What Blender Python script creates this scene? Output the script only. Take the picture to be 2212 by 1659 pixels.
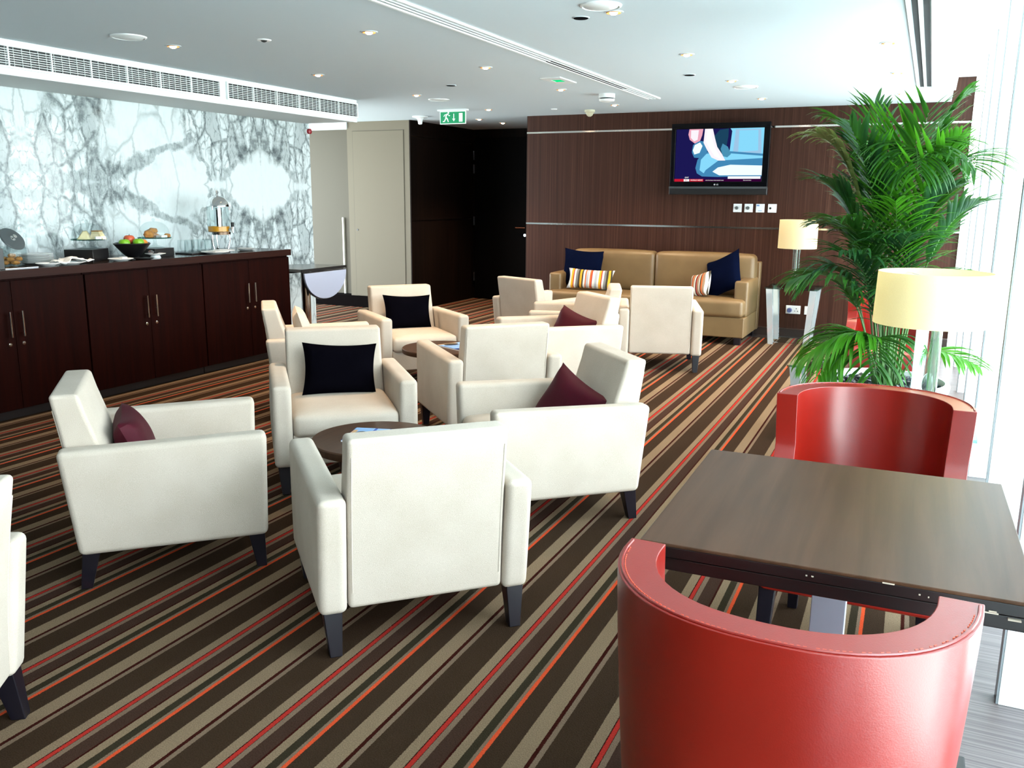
import bpy, bmesh, math, random
from mathutils import Vector, Matrix, Euler
random.seed(7)
D = bpy.data
for o in list(D.objects): D.objects.remove(o)
S = bpy.context.scene
C = S.collection
PI = math.pi
R = math.radians

# ------------------------------------------------------------------ camera
cam = D.cameras.new('camera'); cam.sensor_width = 36.0; cam.sensor_fit = 'HORIZONTAL'
cam.lens = 1894.04 / 2212 * 36.0; cam.clip_start = 0.02; cam.clip_end = 200
co = D.objects.new('camera', cam); C.objects.link(co)
CR = ((0.905, 0.095, -0.414), (0.425, -0.185, 0.886), (0.008, -0.978, -0.208))
m3 = Matrix([[r[0], -r[1], -r[2]] for r in CR])
q = m3.to_quaternion(); q.normalize()
co.matrix_world = Matrix.Translation((0, 0, 1.4)) @ q.to_matrix().to_4x4()
S.camera = co

# ------------------------------------------------------------------ world, exposure
w = D.worlds.new('sky'); S.world = w; w.use_nodes = True
wn = w.node_tree; wn.nodes.clear()
bgn = wn.nodes.new('ShaderNodeBackground'); wo = wn.nodes.new('ShaderNodeOutputWorld')
tc = wn.nodes.new('ShaderNodeTexCoord'); sp = wn.nodes.new('ShaderNodeSeparateXYZ'); rp = wn.nodes.new('ShaderNodeValToRGB')
mr = wn.nodes.new('ShaderNodeMapRange')
wn.links.new(tc.outputs['Generated'], sp.inputs[0]); wn.links.new(sp.outputs['Z'], mr.inputs['Value'])
mr.inputs['From Min'].default_value = -1; mr.inputs['From Max'].default_value = 1
wn.links.new(mr.outputs[0], rp.inputs[0])
cr = rp.color_ramp
cr.elements[0].position = 0.0; cr.elements[0].color = (0.66, 0.74, 0.74, 1)
cr.elements[1].position = 1.0; cr.elements[1].color = (0.62, 0.82, 1.0, 1)
e = cr.elements.new(0.47); e.color = (0.78, 0.88, 0.88, 1)
e = cr.elements.new(0.52); e.color = (0.93, 0.99, 1.0, 1)
wn.links.new(rp.outputs[0], bgn.inputs[0]); bgn.inputs[1].default_value = 15.0
wn.links.new(bgn.outputs[0], wo.inputs[0])
S.view_settings.view_transform = 'Standard'; S.view_settings.look = 'None'
S.view_settings.gamma = 1.0; S.view_settings.use_curve_mapping = False
S.view_settings.exposure = 0.0
try: S.cycles.transparent_max_bounces = 24
except Exception: pass
CEIL = 2.305

# ------------------------------------------------------------------ node helpers
class NT:
    def __init__(s, name):
        s.m = D.materials.new(name); s.m.use_nodes = True; s.t = s.m.node_tree; s.t.nodes.clear()
        s.out = s.t.nodes.new('ShaderNodeOutputMaterial')
    def n(s, typ, **k):
        x = s.t.nodes.new('ShaderNode' + typ)
        for a, b in k.items(): setattr(x, a, b)
        return x
    def l(s, a, b): s.t.links.new(a, b)
    def setin(s, sock, v):
        if hasattr(v, 'is_output'): s.l(v, sock)
        elif v is not None: sock.default_value = v
    def math(s, op, a, b=None, c=None, clamp=False):
        x = s.n('Math', operation=op, use_clamp=clamp)
        s.setin(x.inputs[0], a)
        if b is not None: s.setin(x.inputs[1], b)
        if c is not None: s.setin(x.inputs[2], c)
        return x.outputs[0]
    def mix(s, f, a, b, mode='MIX'):
        x = s.n('Mix', data_type='RGBA', blend_type=mode)
        s.setin(x.inputs[0], f); s.setin(x.inputs[6], a); s.setin(x.inputs[7], b)
        return x.outputs[2]
    def pos(s):
        g = s.n('NewGeometry'); return g.outputs['Position']
    def obj(s):
        g = s.n('TexCoord'); return g.outputs['Object']
    def xyz(s, v):
        x = s.n('SeparateXYZ'); s.l(v, x.inputs[0]); return x.outputs
    def comb(s, a, b, c):
        x = s.n('CombineXYZ'); s.setin(x.inputs[0], a); s.setin(x.inputs[1], b); s.setin(x.inputs[2], c); return x.outputs[0]
    def mapping(s, v, scale=(1, 1, 1), rot=(0, 0, 0), loc=(0, 0, 0)):
        x = s.n('Mapping'); s.l(v, x.inputs[0]); x.inputs['Scale'].default_value = scale
        x.inputs['Rotation'].default_value = rot; x.inputs['Location'].default_value = loc; return x.outputs[0]
    def noise(s, v, scale, detail=3, rough=.5, dist=0):
        x = s.n('TexNoise'); s.l(v, x.inputs['Vector']); x.inputs['Scale'].default_value = scale
        x.inputs['Detail'].default_value = detail; x.inputs['Roughness'].default_value = rough
        x.inputs['Distortion'].default_value = dist; return x.outputs
    def ramp(s, f, stops, const=False):
        x = s.n('ValToRGB'); s.l(f, x.inputs[0]); r = x.color_ramp
        if const: r.interpolation = 'CONSTANT'
        while len(r.elements) > 1: r.elements.remove(r.elements[-1])
        r.elements[0].position = stops[0][0]; r.elements[0].color = c4(stops[0][1])
        for p, c in stops[1:]:
            e = r.elements.new(p); e.color = c4(c)
        return x.outputs[0]
    def bump(s, h, strength=.2, dist=.01):
        x = s.n('Bump'); s.l(h, x.inputs['Height']); x.inputs['Strength'].default_value = strength
        x.inputs['Distance'].default_value = dist; return x.outputs[0]
    def pbr(s, col, rough=.5, metal=0, spec=.5, nrm=None, **k):
        b = s.n('BsdfPrincipled'); s.setin(b.inputs['Base Color'], c4(col) if isinstance(col, tuple) else col)
        s.setin(b.inputs['Roughness'], rough); s.setin(b.inputs['Metallic'], metal)
        b.inputs['Specular IOR Level'].default_value = spec
        if nrm is not None: s.l(nrm, b.inputs['Normal'])
        for a, v in k.items():
            s.setin(b.inputs[a.replace('_', ' ')], v)
        s.l(b.outputs[0], s.out.inputs[0]); return b
def c4(c): return tuple(c) + (1,) if len(c) == 3 else tuple(c)
def flat(name, col, rough=.5, metal=0, spec=.5, **k):
    t = NT(name); t.pbr(col, rough, metal, spec, **k); return t.m
def emit(name, col, st):
    t = NT(name); e = t.n('Emission'); e.inputs[0].default_value = c4(col); e.inputs[1].default_value = st
    t.l(e.outputs[0], t.out.inputs[0]); return t.m

# ------------------------------------------------------------------ materials
def fabric(name, c1, c2, sc=450, bump=.25, rough=.95, sheen=.15, spec=.15):
    t = NT(name); o = t.obj()
    n1 = t.noise(o, 6, 3)[0]; n2 = t.noise(o, sc, 2)[0]
    f = t.math('MULTIPLY_ADD', n2, .6, t.math('MULTIPLY', n1, .4))
    col = t.ramp(f, [(.32, c1), (.66, c2)])
    t.pbr(col, rough, 0, spec, t.bump(n2, bump, .002), Sheen_Weight=sheen); return t.m
CREAM = fabric('cream_fabric', (.45, .385, .31), (.56, .49, .415), sheen=.03)
BLACKV = fabric('black_velvet', (.0012, .0011, .002), (.0025, .0022, .004), 300, .3, 1.0, .0, .0)
NAVY = fabric('navy_velvet', (.0015, .003, .011), (.003, .005, .019), 300, .3, 1.0, .0, .0)
MAROON = fabric('maroon_satin', (.040, .001, .006), (.060, .002, .010), 300, .2, .6, .0)
def leather(name, c1, c2, rough, spec=.5):
    t = NT(name); o = t.obj()
    v = t.n('TexVoronoi'); t.l(o, v.inputs['Vector']); v.inputs['Scale'].default_value = 380
    n = t.noise(o, 4, 4)[0]
    t.pbr(t.ramp(n, [(.3, c1), (.7, c2)]), rough, 0, spec, t.bump(v.outputs['Distance'], .08, .001)); return t.m
RED = leather('red_leather', (.17, .005, .002), (.205, .0065, .0025), .29, .75)
REDSTITCH = flat('orange_red_stitching', (.62, .09, .04), .5)
TAN = leather('tan_leather', (.155, .094, .038), (.195, .122, .052), .45)
def wood(name, c1, c2, scale=(30, 30, 1.2), rough=.3, spec=.5, grain=1.0, coat=0):
    t = NT(name); o = t.mapping(t.obj(), scale)
    n = t.noise(o, grain, 5, .6, .6)[0]
    t.pbr(t.ramp(n, [(.3, c1), (.7, c2)]), rough, 0, spec, t.bump(n, .05, .002), Coat_Weight=coat, Coat_Roughness=.12); return t.m
CABINET = wood('dark_mahogany', (.005, .0007, .0004), (.0145, .0018, .0008), (34, 34, 1.4), .5, .04)
CABTOP = wood('polished_dark_top', (.020, .014, .012), (.035, .024, .020), (20, 2, 20), .16, .5)
TABLETOP = wood('dark_table_wood', (.046, .023, .0125), (.074, .037, .021), (30, 1.5, 30), .30, .11)
DARKEDGE = flat('black_brown_edge', (.008, .005, .005), .35)
DARKLEG = flat('black_stained_leg', (.005, .004, .008), .35)
VESTIB = wood('dark_zebra_veneer', (.0012, .0006, .0004), (.008, .0035, .002), (26, 26, .9), .6, .08)
def brownwall():
    t = NT('striped_brown_veneer'); p = t.pos()
    s1 = t.noise(t.mapping(p, (160, 10, .45)), 1, 4, .65, .3)[0]
    s2 = t.noise(t.mapping(p, (45, 4, .3)), 1, 3, .6, .2)[0]
    f = t.math('ADD', t.math('MULTIPLY', s1, .7), t.math('MULTIPLY', s2, .3))
    col = t.ramp(f, [(.34, (.019, .0055, .003)), (.48, (.038, .0125, .0068)), (.56, (.050, .018, .0105)), (.70, (.094, .041, .024))])
    x = t.xyz(p)[0]
    sm = t.math('FRACT', t.math('MULTIPLY', t.math('ADD', x, 4.25), 1 / 1.22))
    seam = t.math('LESS_THAN', sm, .006)
    col = t.mix(t.math('MULTIPLY', seam, .6), col, (.02, .009, .006, 1))
    t.pbr(col, .5, 0, .2, t.bump(f, .1, .002)); return t.m
BROWN = brownwall()
def carpet():
    t = NT('striped_carpet'); p = t.pos(); X, Y, Z = t.xyz(p)
    wob = t.math('MULTIPLY', t.math('SUBTRACT', t.noise(t.mapping(p, (60, 60, 60)), 5, 2)[0], .5), .006)
    u = t.math('ADD', t.math('ADD', X, t.math('MULTIPLY', Y, .0131)), wob)
    per = .42473
    f = t.math('FRACT', t.math('ADD', t.math('DIVIDE', t.math('ADD', u, .8915), per), 40.0))
    dark = (.034, .0195, .0115); dk2 = (.041, .021, .0145); bei = (.180, .124, .076); bei2 = (.148, .099, .066)
    orange = (.50, .060, .020); red = (.30, .022, .016); mar = (.030, .006, .004); ol = (.028, .021, .012)
    col = t.ramp(f, [(0, orange), (.012, dark), (.165, bei), (.282, mar), (.312, bei2), (.345, dark), (.565, bei), (.640, mar),
                     (.648, red), (.676, mar), (.682, bei2), (.72, dk2), (.825, mar), (.842, bei), (.905, ol), (.962, bei2), (.986, orange)], True)
    n = t.noise(p, 260, 2)[0]; n2 = t.noise(p, 3, 3)[0]
    col = t.mix(1, col, t.ramp(n, [(.25, (.72, .72, .72)), (.75, (1.18, 1.18, 1.18))]), 'MULTIPLY')
    t.pbr(col, 1, 0, .02, t.bump(n, .5, .004)); return t.m
CARPET = carpet()
def stripfloor():
    t = NT('ribbed_grey_brown_floor'); p = t.pos()
    n = t.noise(t.mapping(p, (1.2, 130, 1)), 1, 3, .7)[0]
    col = t.ramp(n, [(.3, (.055, .042, .042)), (.52, (.115, .092, .088)), (.72, (.19, .16, .15))])
    t.pbr(col, .45, 0, .4, t.bump(n, .15, .002)); return t.m
STRIP = stripfloor()
def marble():
    t = NT('bookmatched_marble'); p = t.pos(); X, Y, Z = t.xyz(p)
    L = 2.43; zc = 1.49
    k = t.math('SUBTRACT', Y, 4.243)
    u = t.math('PINGPONG', t.math('ADD', k, 4 * L), L)
    v = t.math('ABSOLUTE', t.math('SUBTRACT', Z, zc))
    base = t.comb(u, v, 0.0)
    def warp(src, scale, amp, detail=4):
        ns = t.xyz(t.noise(src, scale, detail, .6)[1]); a = t.xyz(src)
        return t.comb(t.math('MULTIPLY_ADD', t.math('SUBTRACT', ns[0], .5), amp, a[0]), t.math('MULTIPLY_ADD', t.math('SUBTRACT', ns[1], .5), amp, a[1]), 0.0)
    W1 = warp(base, 3.4, .30, 6); U, V, _ = t.xyz(W1)
    def seg(ax, ay, bx, by, wd):
        dx, dy = bx - ax, by - ay; l2 = dx * dx + dy * dy
        px = t.math('SUBTRACT', U, ax); py = t.math('SUBTRACT', V, ay)
        tt = t.math('DIVIDE', t.math('ADD', t.math('MULTIPLY', px, dx), t.math('MULTIPLY', py, dy)), l2, clamp=True)
        ex = t.math('SUBTRACT', px, t.math('MULTIPLY', tt, dx)); ey = t.math('SUBTRACT', py, t.math('MULTIPLY', tt, dy))
        d = t.math('SQRT', t.math('ADD', t.math('MULTIPLY', ex, ex), t.math('MULTIPLY', ey, ey)))
        return t.math('SUBTRACT', 1.0, t.math('DIVIDE', d, wd), clamp=True)
    def union(ss):
        b = ss[0]
        for s_ in ss[1:]: b = t.math('MAXIMUM', b, s_)
        return b
    solid = union([seg(.30, .0, .62, .05, .075), seg(.62, .05, 1.02, .17, .06), seg(1.02, .17, 1.58, .36, .045), seg(1.92, .05, 2.12, .20, .045), seg(.05, .10, .28, .03, .08), seg(.30, .20, .16, .34, .06), seg(1.62, .30, 1.78, .06, .022)])
    area = union([seg(.12, .10, .42, .62, .24), seg(.45, .30, .62, .75, .26), seg(1.72, .42, 1.60, .85, .26), seg(2.0, .38, 2.43, .55, .27), seg(1.85, .75, 2.43, .85, .3), seg(.15, .05, .75, .10, .18), seg(1.9, .15, 2.05, .35, .16)])
    area = t.math('MULTIPLY_ADD', t.math('MULTIPLY_ADD', t.noise(base, 4.5, 3, .6)[0], 1.1, -.55), .9, t.math('MULTIPLY', area, 2.0), clamp=True)
    def cells(rot, scl, wf, th, seed):
        vo = t.n('TexVoronoi', feature='DISTANCE_TO_EDGE'); src = t.mapping(warp(base, 6.0, .10, 5), scl, (0, 0, rot), (seed, seed, 0)); t.l(src, vo.inputs['Vector']); vo.inputs['Scale'].default_value = 1.0
        vc = t.n('TexVoronoi', feature='F1'); t.l(src, vc.inputs['Vector']); vc.inputs['Scale'].default_value = 1.0
        wn = t.math('MULTIPLY_ADD', t.noise(base, wf, 4, .7)[0], th * 2.4, -th * .55)
        line = t.math('SUBTRACT', 1.0, t.math('DIVIDE', vo.outputs['Distance'], t.math('MAXIMUM', wn, .006)), clamp=True)
        return line, t.xyz(vc.outputs['Color'])[0]
    l1, c1 = cells(.55, (7.5, 3.4, 1), 6, .30, 3.1)
    l2, c2 = cells(.45, (17, 8, 1), 9, .26, 7.7)
    l3, c3 = cells(1.15, (3.2, 1.5, 1), 4, .05, 1.3)
    fill = t.math('MULTIPLY', t.math('GREATER_THAN', c1, .80), .26)
    streak = t.noise(t.mapping(base, (26, 7, 1), (0, 0, .95)), 1, 6, .72, .8)[0]
    mod = t.math('MULTIPLY_ADD', t.noise(base, 14, 5, .7)[0], 2.4, -.62, clamp=True)
    v1 = t.math('MULTIPLY', t.math('POWER', l1, 1.6), t.math('MULTIPLY_ADD', mod, .95, .14))
    v2 = t.math('MULTIPLY', t.math('POWER', l2, 2.0), t.math('MULTIPLY', mod, .8))
    fa = t.math('MULTIPLY', area, t.math('MAXIMUM', v1, t.math('MAXIMUM', v2, fill)))
    fs = t.math('MULTIPLY', t.math('MULTIPLY', t.math('MULTIPLY', solid, t.math('MULTIPLY_ADD', t.noise(base, 8, 4, .7)[0], 1.6, .1)), 2.4, clamp=True), t.math('MULTIPLY_ADD', t.math('MAXIMUM', streak, t.math('MULTIPLY', mod, .8)), 1.0, -.16), clamp=True)
    ff = t.math('MULTIPLY', t.math('MULTIPLY', l3, .45), t.math('MULTIPLY_ADD', t.noise(base, 1.7, 2)[0], 2.2, -.50, clamp=True))
    cloud = t.math('MULTIPLY', t.math('MULTIPLY_ADD', streak, 1.0, -.50, clamp=True), t.math('MULTIPLY_ADD', area, .7, .25))
    f = t.math('ADD', t.math('MAXIMUM', t.math('MAXIMUM', fa, fs), ff), cloud, clamp=True)
    col = t.ramp(f, [(0, (.70, .77, .78)), (.22, (.50, .56, .57)), (.55, (.25, .29, .295)), (1, (.10, .12, .13))])
    sl = t.math('LESS_THAN', t.math('FRACT', t.math('DIVIDE', t.math('ADD', k, 4 * L), L / 2)), .0022)
    col = t.mix(t.math('MULTIPLY', sl, .25), col, (.4, .42, .42, 1))
    t.pbr(col, .09, 0, .3); return t.m
MARBLE = marble()
WHITEP = flat('white_ceiling_paint', (.56, .64, .68), .75, spec=.3)
WHITEM = flat('white_metal', (.80, .84, .84), .35)
BEIGE = flat('beige_painted_panel', (.140, .120, .088), .6, spec=.15)
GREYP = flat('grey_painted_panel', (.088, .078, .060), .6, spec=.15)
PALE = flat('pale_edge_strip', (.70, .70, .64), .5)
SOFFIT = flat('bulkhead_white', (.62, .66, .66), .6, spec=.3)
FINM = flat('white_powder_coated_fin', (.82, .90, .92), .4)
FINEDGE = flat('dark_fin_edge', (.20, .22, .23), .4)  # darker grey for the narrow room-side face of each fin
CHROME = flat('polished_chrome', (.86, .87, .88), .08, 1)
STEEL = flat('brushed_steel', (.42, .44, .48), .32, 1)
STRIPMETAL = flat('mirror_metal_inlay', (.78, .76, .73), .12, 1)
BLACKP = flat('black_plastic', (.006, .006, .007), .35)
BLACKG = flat('black_gloss', (.002, .002, .003), .2, spec=.12)
DGREY = flat('dark_slot', (.012, .016, .018), .7)
WHITEC = flat('white_china', (.80, .83, .84), .15)
NAPKIN = fabric('white_napkin_cloth', (.70, .72, .72), (.82, .84, .84), 300, .1)
GREYBLUE = flat('pale_blue_grey_laminate', (.36, .40, .52), .45)
SLATE = flat('slate_top', (.10, .115, .12), .22)
CREAMP = flat('yellowed_plastic', (.52, .50, .36), .4)
SOCKG = flat('white_socket_plastic', (.72, .74, .74), .3)
BRASS = flat('warm_brass', (.55, .25, .15), .25, 1)
def glass(name, col=(1, 1, 1), rough=0.0, mixt=.0):
    t = NT(name); g = t.n('BsdfGlass'); g.inputs['Color'].default_value = c4(col); g.inputs['Roughness'].default_value = rough
    g.inputs['IOR'].default_value = 1.45
    t.l(g.outputs[0], t.out.inputs[0]); return t.m
def thinglass(name, col=(.96, .98, .98), ior=1.35):
    t = NT(name); tr = t.n('BsdfTransparent'); tr.inputs[0].default_value = c4(col); g = t.n('BsdfGlossy')
    g.inputs['Roughness'].default_value = .02
    lw = t.n('LayerWeight'); lw.inputs['Blend'].default_value = .5; mx = t.n('MixShader')
    t.l(t.math('MULTIPLY_ADD', t.math('POWER', lw.outputs['Facing'], 4.0), (ior - 1) * 1.3, (ior - 1) * .12), mx.inputs[0])
    t.l(tr.outputs[0], mx.inputs[1]); t.l(g.outputs[0], mx.inputs[2]); t.l(mx.outputs[0], t.out.inputs[0]); return t.m
WINGLASS = thinglass('window_glass')
DOME = thinglass('clear_dome_glass', (.90, .93, .93), 1.12)
CLEAR = glass('clear_acrylic', (.84, .95, .92))
GREENGLASS = thinglass('green_tinted_glass', (.42, .62, .58), 1.5)
def shade_mat():
    t = NT('cream_lamp_shade_fabric'); p = t.obj()
    n = t.noise(t.mapping(p, (200, 200, 200)), 3, 2)[0]
    d = t.n('BsdfDiffuse'); tr = t.n('BsdfTranslucent'); mx = t.n('MixShader'); mx.inputs[0].default_value = .45
    col = t.ramp(n, [(.3, (.80, .69, .43)), (.7, (.88, .78, .52))])
    t.l(col, d.inputs[0]); t.l(col, tr.inputs[0]); t.l(d.outputs[0], mx.inputs[1]); t.l(tr.outputs[0], mx.inputs[2])
    t.l(mx.outputs[0], t.out.inputs[0]); return t.m
SHADE = shade_mat()
def leaf(name, c1, c2):
    t = NT(name); p = t.obj(); n = t.noise(t.mapping(p, (7, 7, 7)), 1, 3)[0]
    col = t.ramp(n, [(.3, c1), (.7, c2)])
    b = t.n('BsdfPrincipled'); t.l(col, b.inputs['Base Color']); b.inputs['Roughness'].default_value = .42
    tr = t.n('BsdfTranslucent'); t.l(t.mix(.5, col, (.10, .34, .02, 1)), tr.inputs[0]); mx = t.n('MixShader'); mx.inputs[0].default_value = .34
    t.l(b.outputs[0], mx.inputs[1]); t.l(tr.outputs[0], mx.inputs[2]); t.l(mx.outputs[0], t.out.inputs[0]); return t.m
LEAF = [leaf('green_palm_leaf', (.012, .070, .012), (.035, .15, .018)), leaf('bright_palm_leaf', (.04, .20, .008), (.09, .34, .015)),
        leaf('dark_palm_leaf', (.006, .045, .018), (.02, .09, .03)), leaf('dry_palm_leaf', (.12, .15, .04), (.28, .24, .11))]
STEM = flat('palm_stem', (.06, .16, .03), .5)
LAMPE = emit('downlight_lens_glow', (1.0, .70, .42), 45)

# ------------------------------------------------------------------ mesh helpers
def tag(o, label=None, cat=None, group=None, kind=None):
    if label: o['label'] = label
    if cat: o['category'] = cat
    if group: o['group'] = group
    if kind: o['kind'] = kind
    return o
def empty(name, loc=(0, 0, 0), rz=0, label=None, cat=None, group=None):
    o = D.objects.new(name, None); C.objects.link(o); o.location = loc; o.rotation_euler = (0, 0, rz)
    o.empty_display_size = .1
    return tag(o, label, cat, group)
def link(name, me, mats, parent=None, bevel=0, seg=3, sub=0, smooth=True, loc=None, rot=None):
    o = D.objects.new(name, me); C.objects.link(o)
    for m in (mats if isinstance(mats, (list, tuple)) else [mats]): me.materials.append(m)
    if parent: o.parent = parent
    if loc: o.location = loc
    if rot: o.rotation_euler = rot
    if bevel:
        b = o.modifiers.new('bevel', 'BEVEL'); b.width = bevel; b.segments = seg; b.limit_method = 'ANGLE'; b.angle_limit = R(35)
    if sub:
        s = o.modifiers.new('subdivision', 'SUBSURF'); s.levels = sub; s.render_levels = sub
    if smooth:
        for p in me.polygons: p.use_smooth = True
        if not sub:
            try: me.set_sharp_from_angle(angle=R(40))
            except Exception: pass
            if bevel:
                for e in me.edges: e.use_edge_sharp = False
                wn_ = o.modifiers.new('normals', 'WEIGHTED_NORMAL'); wn_.keep_sharp = True
    return o
def fin(name, bm, mats, parent=None, **k):
    bmesh.ops.recalc_face_normals(bm, faces=bm.faces)
    me = D.meshes.new(name); bm.to_mesh(me); bm.free()
    return link(name, me, mats, parent, **k)
def abox(bm, x0, x1, y0, y1, z0, z1, mat=0):
    v = [bm.verts.new(p) for p in ((x0, y0, z0), (x1, y0, z0), (x1, y1, z0), (x0, y1, z0), (x0, y0, z1), (x1, y0, z1), (x1, y1, z1), (x0, y1, z1))]
    for f in ((0, 3, 2, 1), (4, 5, 6, 7), (0, 1, 5, 4), (1, 2, 6, 5), (2, 3, 7, 6), (3, 0, 4, 7)):
        bm.faces.new([v[i] for i in f]).material_index = mat
    return v
def box(name, x0, x1, y0, y1, z0, z1, mat, parent=None, bevel=0, **k):
    bm = bmesh.new(); abox(bm, x0, x1, y0, y1, z0, z1)
    return fin(name, bm, mat, parent, bevel=bevel, smooth=bool(bevel), **k)
def boxes(name, lst, mat, parent=None, bevel=0, **k):
    bm = bmesh.new()
    for b in lst: abox(bm, *b[:6], mat=(b[6] if len(b) > 6 else 0))
    return fin(name, bm, mat, parent, bevel=bevel, smooth=bool(bevel), **k)
def alathe(bm, prof, n=32, c=(0, 0, 0), cap=True, mat=0):
    rings = []
    for r, z in prof:
        if r < 1e-6: rings.append([bm.verts.new((c[0], c[1], c[2] + z))])
        else: rings.append([bm.verts.new((c[0] + r * math.cos(2 * PI * i / n), c[1] + r * math.sin(2 * PI * i / n), c[2] + z)) for i in range(n)])
    for a, b in zip(rings, rings[1:]):
        for i in range(n):
            j = (i + 1) % n
            if len(a) == 1 and len(b) == 1: continue
            if len(a) == 1: f = bm.faces.new((a[0], b[i], b[j]))
            elif len(b) == 1: f = bm.faces.new((a[i], a[j], b[0]))
            else: f = bm.faces.new((a[i], a[j], b[j], b[i]))
            f.material_index = mat
    if cap:
        if len(rings[0]) > 1: bm.faces.new(rings[0]).material_index = mat
        if len(rings[-1]) > 1: bm.faces.new(rings[-1]).material_index = mat
def lathe(name, prof, mat, parent=None, n=32, c=(0, 0, 0), cap=True, **k):
    bm = bmesh.new(); alathe(bm, prof, n, c, cap); return fin(name, bm, mat, parent, **k)
def atube(bm, pts, r, n=10, mat=0, taper=None):
    pts = [Vector(p) for p in pts]; rings = []
    up0 = None
    for i, p in enumerate(pts):
        d = (pts[min(i + 1, len(pts) - 1)] - pts[max(i - 1, 0)]).normalized()
        if up0 is None: up0 = Vector((0, 0, 1)) if abs(d.z) < .9 else Vector((1, 0, 0))
        s = d.cross(up0).normalized(); u = s.cross(d).normalized(); up0 = u
        rr = r if taper is None else r + (taper - r) * i / (len(pts) - 1)
        rings.append([bm.verts.new(p + (s * math.cos(2 * PI * k / n) + u * math.sin(2 * PI * k / n)) * rr) for k in range(n)])
    for a, b in zip(rings, rings[1:]):
        for i in range(n):
            j = (i + 1) % n; bm.faces.new((a[i], a[j], b[j], b[i])).material_index = mat
    bm.faces.new(rings[0]).material_index = mat; bm.faces.new(rings[-1][::-1]).material_index = mat
def tube(name, pts, r, mat, parent=None, n=10, taper=None, **k):
    bm = bmesh.new(); atube(bm, pts, r, n, 0, taper); return fin(name, bm, mat, parent, **k)
def prism(name, poly, a0, a1, mat, parent=None, axis='x', bevel=0, **k):
    """poly in the plane normal to axis: x -> (y,z); y -> (x,z); z -> (x,y)"""
    bm = bmesh.new()
    def P(t, a):
        return (a, t[0], t[1]) if axis == 'x' else ((t[0], a, t[1]) if axis == 'y' else (t[0], t[1], a))
    A = [bm.verts.new(P(t, a0)) for t in poly]; B = [bm.verts.new(P(t, a1)) for t in poly]
    n = len(poly); bm.faces.new(A); bm.faces.new(B[::-1])
    for i in range(n): bm.faces.new((A[i], B[i], B[(i + 1) % n], A[(i + 1) % n]))
    return fin(name, bm, mat, parent, bevel=bevel, **k)
def frustum_leg(name, top, bot, zt, zb, mat, parent):
    """top/bot = (cx, cy, half width)"""
    bm = bmesh.new()
    def ring(c, z): return [bm.verts.new((c[0] + sx * c[2], c[1] + sy * c[2], z)) for sx, sy in ((-1, -1), (1, -1), (1, 1), (-1, 1))]
    A = ring(bot, zb); B = ring(top, zt); bm.faces.new(A[::-1]); bm.faces.new(B)
    for i in range(4): bm.faces.new((A[i], A[(i + 1) % 4], B[(i + 1) % 4], B[i]))
    return fin(name, bm, mat, parent, bevel=.003, seg=2)
def pillow(name, w, h, t, mat, parent=None, n=18, pinch=.09, seed=0, **k):
    rnd = random.Random(seed); bm = bmesh.new(); fr = []; bk = []
    for j in range(n + 1):
        a = []; b = []
        for i in range(n + 1):
            x = -1 + 2 * i / n; y = -1 + 2 * j / n
            X = x * w / 2 * (1 - pinch * (1 - y * y)); Y = y * h / 2 * (1 - pinch * 1.2 * (1 - x * x))
            th = t / 2 * ((1 - x ** 4) * (1 - y ** 4)) ** .55
            edge = i in (0, n) or j in (0, n)
            wob = 0 if edge else (math.sin(x * 3 + seed) * math.cos(y * 4 + seed * 2)) * .004
            v = bm.verts.new((X, th + wob, Y)); a.append(v)
            b.append(v if edge else bm.verts.new((X, -th + wob, Y)))
        fr.append(a); bk.append(b)
    for j in range(n):
        for i in range(n):
            bm.faces.new((fr[j][i], fr[j][i + 1], fr[j + 1][i + 1], fr[j + 1][i]))
            q = [bk[j][i], bk[j + 1][i], bk[j + 1][i + 1], bk[j][i + 1]]
            if len(set(q)) == 4:
                try: bm.faces.new(q)
                except ValueError: pass
    return fin(name, bm, mat, parent, **k)
def softbox(name, x0, x1, y0, y1, z0, z1, mat, parent=None, bevel=.03, puff=.012, n=6, **k):
    """upholstered block: subdivided box whose faces bulge, rounded edges"""
    bm = bmesh.new(); abox(bm, x0, x1, y0, y1, z0, z1)
    bmesh.ops.bevel(bm, geom=list(bm.edges), offset=bevel, segments=3, affect='EDGES', profile=.5)
    big = [f for f in bm.faces if f.calc_area() > .6 * min((x1 - x0) * (y1 - y0), (x1 - x0) * (z1 - z0), (y1 - y0) * (z1 - z0))]
    es = set(e for f in big for e in f.edges)
    bmesh.ops.subdivide_edges(bm, edges=list(bm.edges), cuts=1, use_grid_fill=True) if False else None
    bmesh.ops.triangulate(bm, faces=[f for f in bm.faces if len(f.verts) > 4])
    c = Vector(((x0 + x1) / 2, (y0 + y1) / 2, (z0 + z1) / 2)); hx, hy, hz = (x1 - x0) / 2, (y1 - y0) / 2, (z1 - z0) / 2
    bmesh.ops.subdivide_edges(bm, edges=[e for e in bm.edges if e.calc_length() > .06], cuts=n, use_grid_fill=True)
    for v in bm.verts:
        d = v.co - c; a, b, g = d.x / hx, d.y / hy, d.z / hz
        if abs(g) > .98: v.co.z += math.copysign(puff * (1 - a ** 4) * (1 - b ** 4), g)
        if abs(b) > .98: v.co.y += math.copysign(puff * .5 * (1 - a ** 4) * (1 - g ** 4), b)
        if abs(a) > .98: v.co.x += math.copysign(puff * .4 * (1 - b ** 4) * (1 - g ** 4), a)
    return fin(name, bm, mat, parent, **k)
def children(o): return [x for x in D.objects if x.parent == o]
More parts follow.
